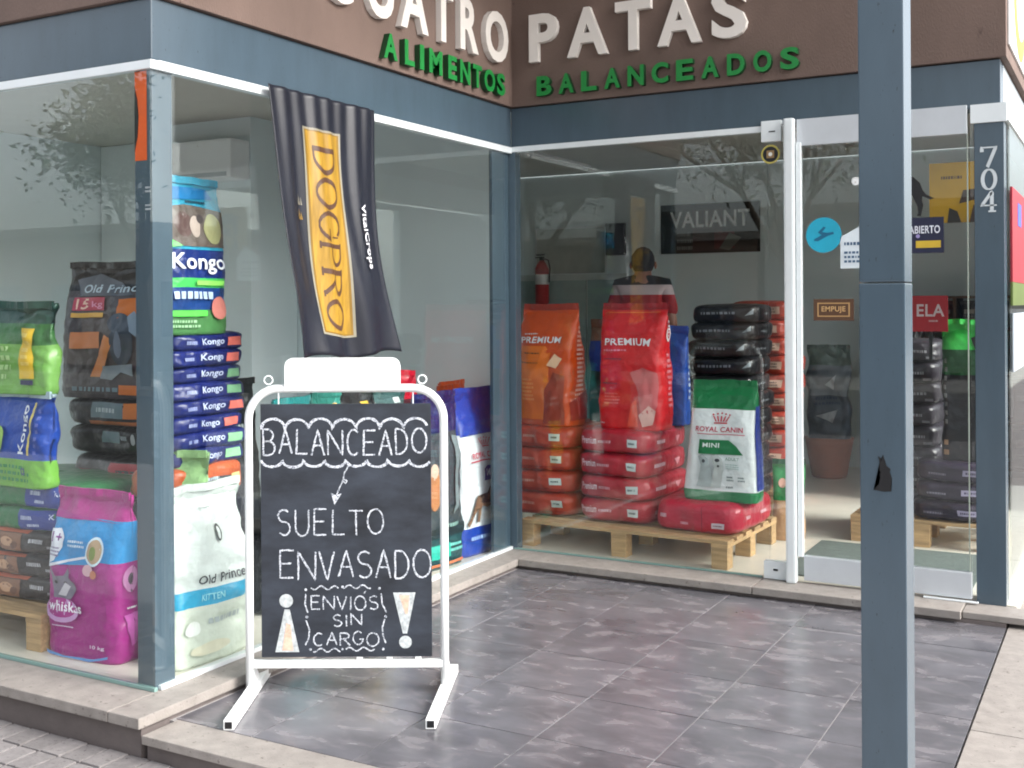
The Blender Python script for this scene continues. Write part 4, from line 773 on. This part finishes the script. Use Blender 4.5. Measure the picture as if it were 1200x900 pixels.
# ------------------------------------------------------------------ seen through the door
struct_mat = boxo('door_mat', 1.62, 2.6, .12, 1.08, .0588, .068, M_rubber, None, .003); tag(struct_mat, 'grey green rubber doormat inside the sliding door', 'doormat')
t = thing('food_bag', 'dark purple bag at the bottom of the pallet inside the door', 'pet food bag', (2.37, 1.5, .2208), R(-2), 'dark purple bags on the pallet inside the door')
lying_bag(t, .46, .6, .13, 61.0, (44, 36, 54), [('r', .55, .5, .6, .3, (150, 144, 170)), ('m', .55, .5, .45, .2, (60, 50, 80), 1), ('m', -.4, .4, .6, .2, (120, 116, 130), 1)])
for k in (1, 2): dup(t, (2.38, 1.5, .2208 + .118 * k), R(-2 + k), ['', 'dark purple bag in the middle of the three inside the door', 'topmost dark purple bag on the pallet inside the door'][k])
t = thing('food_bag', 'tall black bag with a bright green top inside right of the door', 'pet food bag', (2.47, 1.38, .58), R(-8))
standing_bag(t, .34, .2, .86, 63.0, [(0, .62, (36, 36, 42)), (.62, .80, (30, 84, 44)), (.80, 1, (60, 190, 80))], [('p', [(.0, .88), (.5, .92), (1, .86), (1, .76), (.3, .80)], (30, 30, 34)), ('r', .8, .5, .3, .26, (196, 140, 60)), ('m', -.85, .5, .12, .5, (140, 140, 140), 8), ('m', -.8, .1, .2, .14, (190, 150, 110), 2)], crk=.028)
t = thing('food_bag', 'black bag at the bottom of the stack at the left of the door pallet', 'pet food bag', (2.08, 1.7, .2208), R(2), 'black bags stacked behind the pole')
lying_bag(t, .36, .5, .15, 65.0, (48, 44, 52), [('m', .3, .5, .9, .25, (150, 150, 156), 1), ('r', .75, .2, .3, .12, (120, 120, 126))])
for k in range(1, 8): dup(t, (2.08 + rnd.uniform(-.01, .01), 1.7, .2208 + .136 * k), R(rnd.uniform(-3, 3)), 'black bag, %s from the bottom of the stack behind the pole' % nm[k - 1] if k < 7 else 'topmost black bag of the stack right behind the pole')
t = thing('price_sign', 'red sign with white letters hanging behind the pole over dark bags', 'sign', (2.26, 1.2, 1.5))
flat_poly('plate', [(-.16, -.12), (.1, -.12), (.1, .1), (-.16, .1)], 0, mat('sign_red', (176, 40, 48), rough=.5), t, .004)
print_on(t, [('t', 'ELA', -.0, .01, .16, .075, (220, 200, 200)), ('m', .02, -.055, .06, .02, (220, 190, 190), 1)], planar(0, -.004, 0, 1, 1), (9, 9), 3)
bm = bmesh.new(); box(bm, -.01, .01, .0, .012, -.3, -.12); obj('sign_post', bm, M_black, t)
t = thing('yellow_poster', 'mustard yellow poster with dark dog outlines behind the door glass', 'poster', (2.53, .30, 2.13))
flat_poly('sheet', [(-.14, -.15), (.14, -.15), (.14, .17), (-.14, .17)], 0, mat('poster_yellow', (196, 150, 30), rough=.6, var=.1), t, .002)
print_on(t, [('m', -.02, .09, .12, .03, (96, 64, 20), 1), ('p', [(-.05, -.15), (-.04, -.07), (0, -.09), (.02, -.15)], (40, 30, 24)), ('p', [(.01, -.05), (.14, -.02), (.14, .03), (.03, .02)], (60, 36, 24)), ('p', [(.06, -.15), (.08, -.06), (.14, -.05), (.14, -.15)], (70, 40, 30))], planar(0, -.002, 0, 1, 1), (9, 9), 3)
t = thing('display_table', 'dark table in the middle of the shop seen left of the pole', 'table', (1.95, 3.0, .0588))
for x in (-.35, .35):
    for y in (-.2, .2): boxo('leg', x - .02, x + .02, y - .02, y + .02, 0, .6, M_black, t)
boxo('table_top', -.4, .4, -.25, .25, .6, .64, M_black, t, .004)
t = thing('food_bag', 'black bag slumped on the dark table seen through the door', 'pet food bag', (1.76, 3.0, .699), R(4))
standing_bag(t, .40, .26, .78, 67.0, [(0, 1, (24, 22, 24))], [('r', .2, .45, 1.0, .2, (60, 52, 46))], crk=.03, topw=.9)
t = thing('display_shelf', 'brown shelf unit full of dark packs against the rear wall behind the door', 'shelf', (2.05, 4.1, .0588))
M_shelf = mat('shelf_brown', (96, 70, 52), rough=.6, var=.15, vscale=5, stretch=(1, 8, 8))
for x in (-.62, 0, .62): boxo('upright', x - .015, x + .015, -.2, .25, 0, 1.55, M_shelf, t, .002)
for z in (.12, .5, .88, 1.26, 1.53): boxo('shelf_board', -.604, .604, -.195, .245, z, z + .022, M_shelf, t, .002)
PK = [(40, 36, 40), (70, 30, 34), (34, 52, 40), (90, 62, 44), (36, 44, 70)]
PL = ['first', 'second', 'third', 'fourth']
for r_, z in enumerate((.142, .522, .902, 1.282)):
    for c_ in range(6):
        x = 2.05 - .51 + c_ * .204; cc = PK[(r_ * 3 + c_ * 2) % 5]
        q = thing('food_pack', '%s pack, %s from the left on the %s rear shelf from the floor' % (['black', 'maroon', 'dark green', 'brown', 'navy'][(r_ * 3 + c_ * 2) % 5], ['first', 'second', 'third', 'fourth', 'fifth', 'sixth'][c_], PL[r_]), 'pet food pack', (x, 4.05, z + .0588), R(rnd.uniform(-6, 6)), 'small packs on the rear shelf unit')
        standing_bag(q, .17, .09, .22 if r_ == 3 else .30, 80 + r_ * 7 + c_, [(0, 1, cc)], [('r', 0, .62, 1.3, .16, (150, 140, 130)), ('m', 0, .3, 1.1, .15, (130, 126, 120), 2)], crk=.012)
# planter with crinkled foil bags
t = thing('planter', 'terracotta pot on the floor holding crinkled silver foil bags', 'planter', (1.05, 3.75, .0588))
bm = bmesh.new(); tube(bm, [(0, 0, 0), (0, 0, .02), (0, 0, .3), (0, 0, .34)], [.14, .15, .2, .21], 20); obj('pot', bm, mat('terracotta', (150, 86, 62), rough=.8), t, True)
t = thing('food_bag', 'crinkled silver blue foil bag standing in the terracotta pot', 'foil bag', (1.05, 3.75, .34), R(10))
standing_bag(t, .36, .24, .85, 69.0, [(0, .5, (70, 84, 100)), (.5, .8, (120, 130, 140)), (.8, 1, (90, 110, 106))], [('p', [(-.6, .3), (.4, .36), (.1, .22)], (170, 180, 190)), ('p', [(-.3, .6), (.5, .72), (.3, .56)], (180, 190, 200)), ('m', .0, .45, 1.2, .1, (40, 60, 90), 2)], crk=.05)

# ------------------------------------------------------------------ shop interior fittings
t = thing('wall_banner', 'black wall poster reading VALIANT on the rear wall', 'poster', (-.235, 4.395, 2.29))
flat_poly('sheet', [(-.5, -.24), (.5, -.24), (.5, .24), (-.5, .24)], 0, mat('poster_black', (6, 5, 7), rough=.35, var=.2), t, .006)
print_on(t, [('r', -.02, -.02, .3, .4, (50, 14, 20)), ('t', 'VALIANT', -.0, .09, .80, .16, (236, 238, 238)), ('r', .15, -.12, .2, .16, (84, 20, 30)), ('m', -.25, -.12, .16, .2, (120, 120, 120), 3), ('p', [(.1, -.2), (.2, -.05), (.32, -.1), (.2, -.22)], (96, 96, 90))], planar(0, -.006, 0, 1, 1), (9, 9), 3)
t = thing('fire_extinguisher', 'red fire extinguisher with a white band seen above the orange bag', 'fire extinguisher', (-1.83, 3.94, 1.56))
bm = bmesh.new(); tube(bm, [(0, 0, 0), (0, 0, .015), (0, 0, .36), (0, 0, .41), (0, 0, .44)], [.055, .07, .07, .045, .025], 20); obj('cylinder', bm, mat('extinguisher_red', (176, 24, 34), rough=.3), t, True)
bm = bmesh.new(); tube(bm, [(0, 0, .20), (0, 0, .30)], .0715, 20, cap=False); obj('instruction_band', bm, M_white, t, True)
bm = bmesh.new(); box(bm, -.02, .02, -.02, .02, .44, .48, .004); box(bm, -.06, .03, -.012, .012, .49, .505, .003); box(bm, -.07, .0, -.01, .01, .465, .475, .002); obj('valve', bm, M_black, t)
bm = bmesh.new(); tube(bm, [(.02, 0, .46), (.08, -.01, .44), (.095, -.01, .36), (.085, -.01, .22)], .009, 8); obj('hose', bm, M_black, t, True)
t = thing('storage_cabinet', 'low white cabinet with pale glass doors along the rear wall', 'cabinet', (-1.5, 4.15, .0588))
boxo('carcass', -.75, .55, -.1, .24, 0, 1.8, mat('cabinet_white', (196, 206, 204), rough=.5), t, .004)
for x0 in (-.73, -.3, .13): boxo('door', x0, x0 + .41, -.122, -.101, .05, 1.74, mat('cabinet_door', (150, 172, 170), rough=.25), t, .003)
t = thing('whiteboard', 'pale grey board on the rear wall left of the person', 'board', (-1.72, 4.395, 2.1))
boxo('board_face', -.4, .38, -.012, 0, -.22, .24, mat('board_grey', (176, 180, 172), rough=.4), t, .002)
boxo('board_frame', -.42, .40, -.010, -.001, -.24, .26, M_alu, t, .002)
t = thing('wall_monitor', 'black monitor bracketed to the rear wall between board and person', 'monitor', (-1.2, 4.39, 2.22))
boxo('screen', -.09, .12, -.10, -.06, -.17, .15, M_black, t, .006); boxo('bracket', -.02, .04, -.06, 0, -.04, .03, M_black, t, .003)
t = thing('air_conditioner', 'white split air conditioner high on the column behind the return window', 'air conditioner', (-2.5, -.001, 2.58))
bm = bmesh.new(); box(bm, -.4, .4, -.2, 0, -.13, .15, .03); obj('casing', bm, M_white, t); boxo('louvre', -.36, .36, -.204, -.19, -.115, -.085, mat('louvre_grey', (170, 176, 178)), t, .003)
for i, (x, y) in enumerate(((-1.25, 3.2), (1.0, 3.0))):
    t = thing('tube_light', ['unlit white tube light on the ceiling left of the wall poster', 'unlit white tube light on the ceiling near the door'][i], 'ceiling light', (x, y, 2.9), 0, 'ceiling tube lights')
    boxo('housing', -.04, .04, -.6, .6, -.03, 0, M_white, t, .003); bm = bmesh.new(); tube(bm, [(0, -.57, -.045), (0, .57, -.045)], .014, 10); obj('tube', bm, M_white, t, True)
# posters inside the right hand window
t = thing('red_poster', 'red and green poster in the window of the right hand facade', 'poster', (2.812, .62, 1.88))
bm = bmesh.new(); box(bm, -.012, 0, -.5, .5, -.22, .26, .002); obj('sheet', bm, mat('poster_red', (150, 32, 48), rough=.5), t)
bm = bmesh.new(); box(bm, -.012, 0, -.5, .5, -.34, -.221, .002); obj('sheet', bm, mat('poster_green', (84, 100, 44), rough=.5), t)
bm = bmesh.new(); box(bm, 0, .002, -.2, .0, .08, .2); obj('sheet_mark', bm, mat('poster_blue', (70, 90, 180), rough=.5), t)
tag(boxo('paper_sheet', 2.80, 2.806, .2, 1.0, 1.2, 1.5, mat('paper2', (150, 158, 166), rough=.6)), 'white sheet taped below the red poster on the right facade', 'notice')

# ------------------------------------------------------------------ person behind the stacks, seen from behind
pr = thing('person', 'person with short black hair in a black, white and red shirt facing away', 'person', (.02, 2.05, .07), R(14))
def skin(name, nodes, edges, m, parent, root=0, sub=2):
    me = bpy.data.meshes.new(name); me.from_pydata([n[0] for n in nodes], edges, []); me.materials.append(m)
    o = bpy.data.objects.new(name, me); COL.objects.link(o); o.parent = parent
    md = o.modifiers.new('skin', 'SKIN'); md.use_smooth_shade = True
    for i, nn in enumerate(nodes): me.skin_vertices[0].data[i].radius = nn[1] if isinstance(nn[1], tuple) else (nn[1], nn[1])
    me.skin_vertices[0].data[root].use_root = True
    s = o.modifiers.new('sub', 'SUBSURF'); s.levels = sub; s.render_levels = sub; return o
N = [((0, 0, .98), (.15, .11)), ((0, -.01, 1.20), (.14, .10)), ((0, 0, 1.48), (.17, .11)), ((0, .01, 1.64), (.12, .08)), ((0, .04, 1.71), (.055, .055)), ((0, .07, 1.77), (.075, .085)), ((0, .07, 1.84), (.068, .08))]
E = [(0, 1), (1, 2), (2, 3), (3, 4), (4, 5), (5, 6)]
for s in (-1, 1):
    k = len(N); N += [((s * .165, .01, 1.64), .055), ((s * .235, -.02, 1.34), .045), ((s * .20, .20, 1.14), .034), ((s * .17, .27, 1.13), (.035, .018))]; E += [(3, k), (k, k + 1), (k + 1, k + 2), (k + 2, k + 3)]
    for f, (dx, ln) in enumerate(((-.03, .07), (-.01, .085), (.01, .08), (.03, .06))):
        j = len(N); N += [((s * (.17 + dx), .31, 1.125), .010), ((s * (.17 + dx), .31 + ln * .6, 1.105), .008)]; E += [(k + 3, j), (j, j + 1)]
    j = len(N); N += [((s * .125, .285, 1.12), .011), ((s * .105, .32, 1.10), .009)]; E += [(k + 3, j), (j, j + 1)]
    k = len(N); N += [((s * .10, .0, .88), (.095, .1)), ((s * .11, .01, .50), (.062, .065)), ((s * .11, -.02, .09), (.042, .045)), ((s * .12, .13, .04), (.045, .03))]; E += [(0, k), (k, k + 1), (k + 1, k + 2), (k + 2, k + 3)]
skin('body', N, E, mat('skin', (150, 104, 84), rough=.55, var=.06), pr, 0, 2)
bm = bmesh.new(); bmesh.ops.create_uvsphere(bm, u_segments=28, v_segments=18, radius=1)
for v in bm.verts:
    d = v.co.copy(); v.co = Vector((d.x * .092, d.y * .106 + .058, d.z * .112 + 1.822)) + d * .006 * noise.noise(d * 6)
    if v.co.y > .11 and v.co.z < 1.86: v.co.y = .11
    if v.co.z < 1.735: v.co.z = 1.735 + (v.co.z - 1.735) * .3
obj('hair', bm, mat('black_hair', (12, 10, 10), rough=.85, var=.3, vscale=40, bump=.5, bscale=120), pr, True)
for s in (-1, 1):
    bm = bmesh.new(); bmesh.ops.create_uvsphere(bm, u_segments=10, v_segments=8, radius=1)
    for v in bm.verts: v.co = Vector((s * .096 + v.co.x * .011, v.co.y * .019 + .068, v.co.z * .03 + 1.79))
    obj('ear', bm, MC['skin'], pr, True)
bm = bmesh.new(); f = [(0, .09, 1.75)]; tube(bm, [(0, .14, 1.81), (0, .175, 1.785), (0, .16, 1.775)], [.008, .014, .01], 8); obj('nose', bm, MC['skin'], pr, True)
def shirt_mat():
    m = mat('striped_shirt', (150, 26, 34), rough=.8, var=.08); n = m.node_tree.nodes; l = m.node_tree.links; b = n['Principled BSDF']
    tc = n.new('ShaderNodeTexCoord'); sp = n.new('ShaderNodeSeparateXYZ'); l.new(tc.outputs['Object'], sp.inputs[0]); mr = n.new('ShaderNodeMapRange'); mr.inputs['From Min'].default_value = .9; mr.inputs['From Max'].default_value = 1.78; l.new(sp.outputs['Z'], mr.inputs['Value'])
    cr = n.new('ShaderNodeValToRGB'); cr.color_ramp.interpolation = 'CONSTANT'; e = cr.color_ramp.elements; e[0].color = lin((158, 26, 34)) + (1,); e[1].position = .75; e[1].color = lin((196, 180, 182)) + (1,); q = e.new(.835); q.color = lin((24, 22, 26)) + (1,)
    l.new(mr.outputs[0], cr.inputs[0]); l.new(cr.outputs[0], b.inputs['Base Color']); return m
SN = [((0, 0, .86), (.165, .135)), ((0, -.01, 1.15), (.16, .13)), ((0, 0, 1.48), (.185, .135)), ((0, .01, 1.64), (.14, .10)), ((0, .03, 1.71), (.08, .075))]
SE = [(0, 1), (1, 2), (2, 3), (3, 4)]
for s in (-1, 1):
    k = len(SN); SN += [((s * .175, .01, 1.635), .072), ((s * .235, -.012, 1.38), .064)]; SE += [(3, k), (k, k + 1)]
skin('shirt', SN, SE, shirt_mat(), pr, 0, 2)
TN = [((0, 0, 1.0), (.16, .12))]; TE = []
for s in (-1, 1):
    k = len(TN); TN += [((s * .10, .0, .86), (.105, .11)), ((s * .11, .01, .50), (.075, .078)), ((s * .11, -.02, .10), (.06, .065))]; TE += [(0, k), (k, k + 1), (k + 1, k + 2)]
skin('trousers', TN, TE, mat('dark_denim', (34, 38, 52), rough=.85), pr, 0, 2)

# ------------------------------------------------------------------ across the streets (seen only as reflections in the glass)
M_bark = mat('bark', (84, 74, 64), rough=.9, var=.25, vscale=12, bump=.5); M_leaf = mat('leaves', (62, 82, 44), rough=.6, var=.35, vscale=3); M_leaf2 = mat('leaves_pale', (92, 108, 60), rough=.6, var=.3, vscale=3)
def tree(label, loc, seed, h=7.0, dens=15000):
    rn = random.Random(seed); t = thing('street_tree', label, 'tree', loc, 0, 'street trees across the road')
    bm = bmesh.new(); tips = []
    def br(p, d, L, r, lev):
        q = p + d * L; mid = (p + q) / 2 + Vector([rn.uniform(-.06, .06) * L for _ in range(3)]); tube(bm, [p, mid, q], [r, r * .85, r * .68], 7)
        if lev >= 2: tips.append(mid)
        if lev == 4: tips.append(q); return
        for _ in range(3 if lev else 4):
            nd = (d + Vector((rn.uniform(-.8, .8), rn.uniform(-.8, .8), rn.uniform(-.15, .5)))).normalized(); br(q, nd, L * rn.uniform(.6, .8), r * .6, lev + 1)
    br(Vector((0, 0, 0)), Vector((rn.uniform(-.1, .1), 0, 1)).normalized(), h * .33, .15, 0); obj('trunk', bm, M_bark, t, True)
    vs = []; fs = []; mi = []
    for _ in range(dens):
        c = rn.choice(tips) + Vector((rn.gauss(0, .42), rn.gauss(0, .42), rn.gauss(0, .36))); a = Vector((rn.uniform(-1, 1), rn.uniform(-1, 1), rn.uniform(-1, 1))).normalized(); b = a.orthogonal().normalized(); s = rn.uniform(.045, .10); k = len(vs)
        vs += [c - a * s, c + b * s * .5, c + a * s, c - b * s * .5]; fs.append((k, k + 1, k + 2, k + 3)); mi.append(rn.random() < .4)
    me = bpy.data.meshes.new('crown'); me.from_pydata(vs, [], fs); o = link_mesh('crown', me, [M_leaf, M_leaf2], t)
    me.polygons.foreach_set('material_index', [int(x) for x in mi])
tree('leafy street tree across the road far to the west', (-14.5, -16.4, -.1), 1, 6.5)
tree('loose street tree across the road to the south west', (-10.5, -16.2, -.1), 2, 7.5)
tree('broad street tree across the road facing the shop door', (-2.6, -16.4, -.1), 3, 7.5)
tree('street tree across the road facing the inner window', (-8.6, -16.3, -.1), 5, 7)
tree('street tree on the far kerb of the side street', (15.6, 7, -.1), 6, 7)
M_win = mat('far_window', (60, 72, 84), rough=.15); M_fw = [mat('far_wall_a', (136, 126, 116), rough=.9), mat('far_wall_b', (124, 104, 92), rough=.9), mat('far_wall_c', (140, 142, 142), rough=.9)]
def house(label, x0, x1, y0, y1, h, m, face):
    t = thing('far_building', label, 'building', ((x0 + x1) / 2, (y0 + y1) / 2, -.1), 0, 'low buildings across the streets'); w, d = (x1 - x0) / 2, (y1 - y0) / 2
    boxo('wall', -w, w, -d, d, 0, h, m, t); boxo('roof', -w - .1, w + .1, -d - .1, d + .1, h, h + .2, M_walk, t)
    L = w if face == 'n' else d; n = max(2, int(L * 2 / 2.4))
    for fl_ in range(int(h // 3)):
        for i in range(n):
            c = -L + (i + .5) * 2 * L / n; z = .9 + fl_ * 3
            if face == 'n': boxo('window', c - .6, c + .6, d, d + .06, z, z + 1.4, M_win, t)
            else: boxo('window', -w - .06, -w, c - .6, c + .6, z, z + 1.4, M_win, t)
house('low cream building across the south road', -30, -15, -32, -22, 3.8, M_fw[0], 'n'); house('low brown building across the south road', -14.8, -5, -32, -22, 3.3, M_fw[1], 'n'); house('white building across the south road', -4.8, 9, -32, -22, 3.9, M_fw[2], 'n')
house('cream building across the side street', 18.2, 26, -4, 8, 3.6, M_fw[0], 'w'); house('white building further along the side street', 18.2, 26, 8.3, 22, 3.6, M_fw[2], 'w')
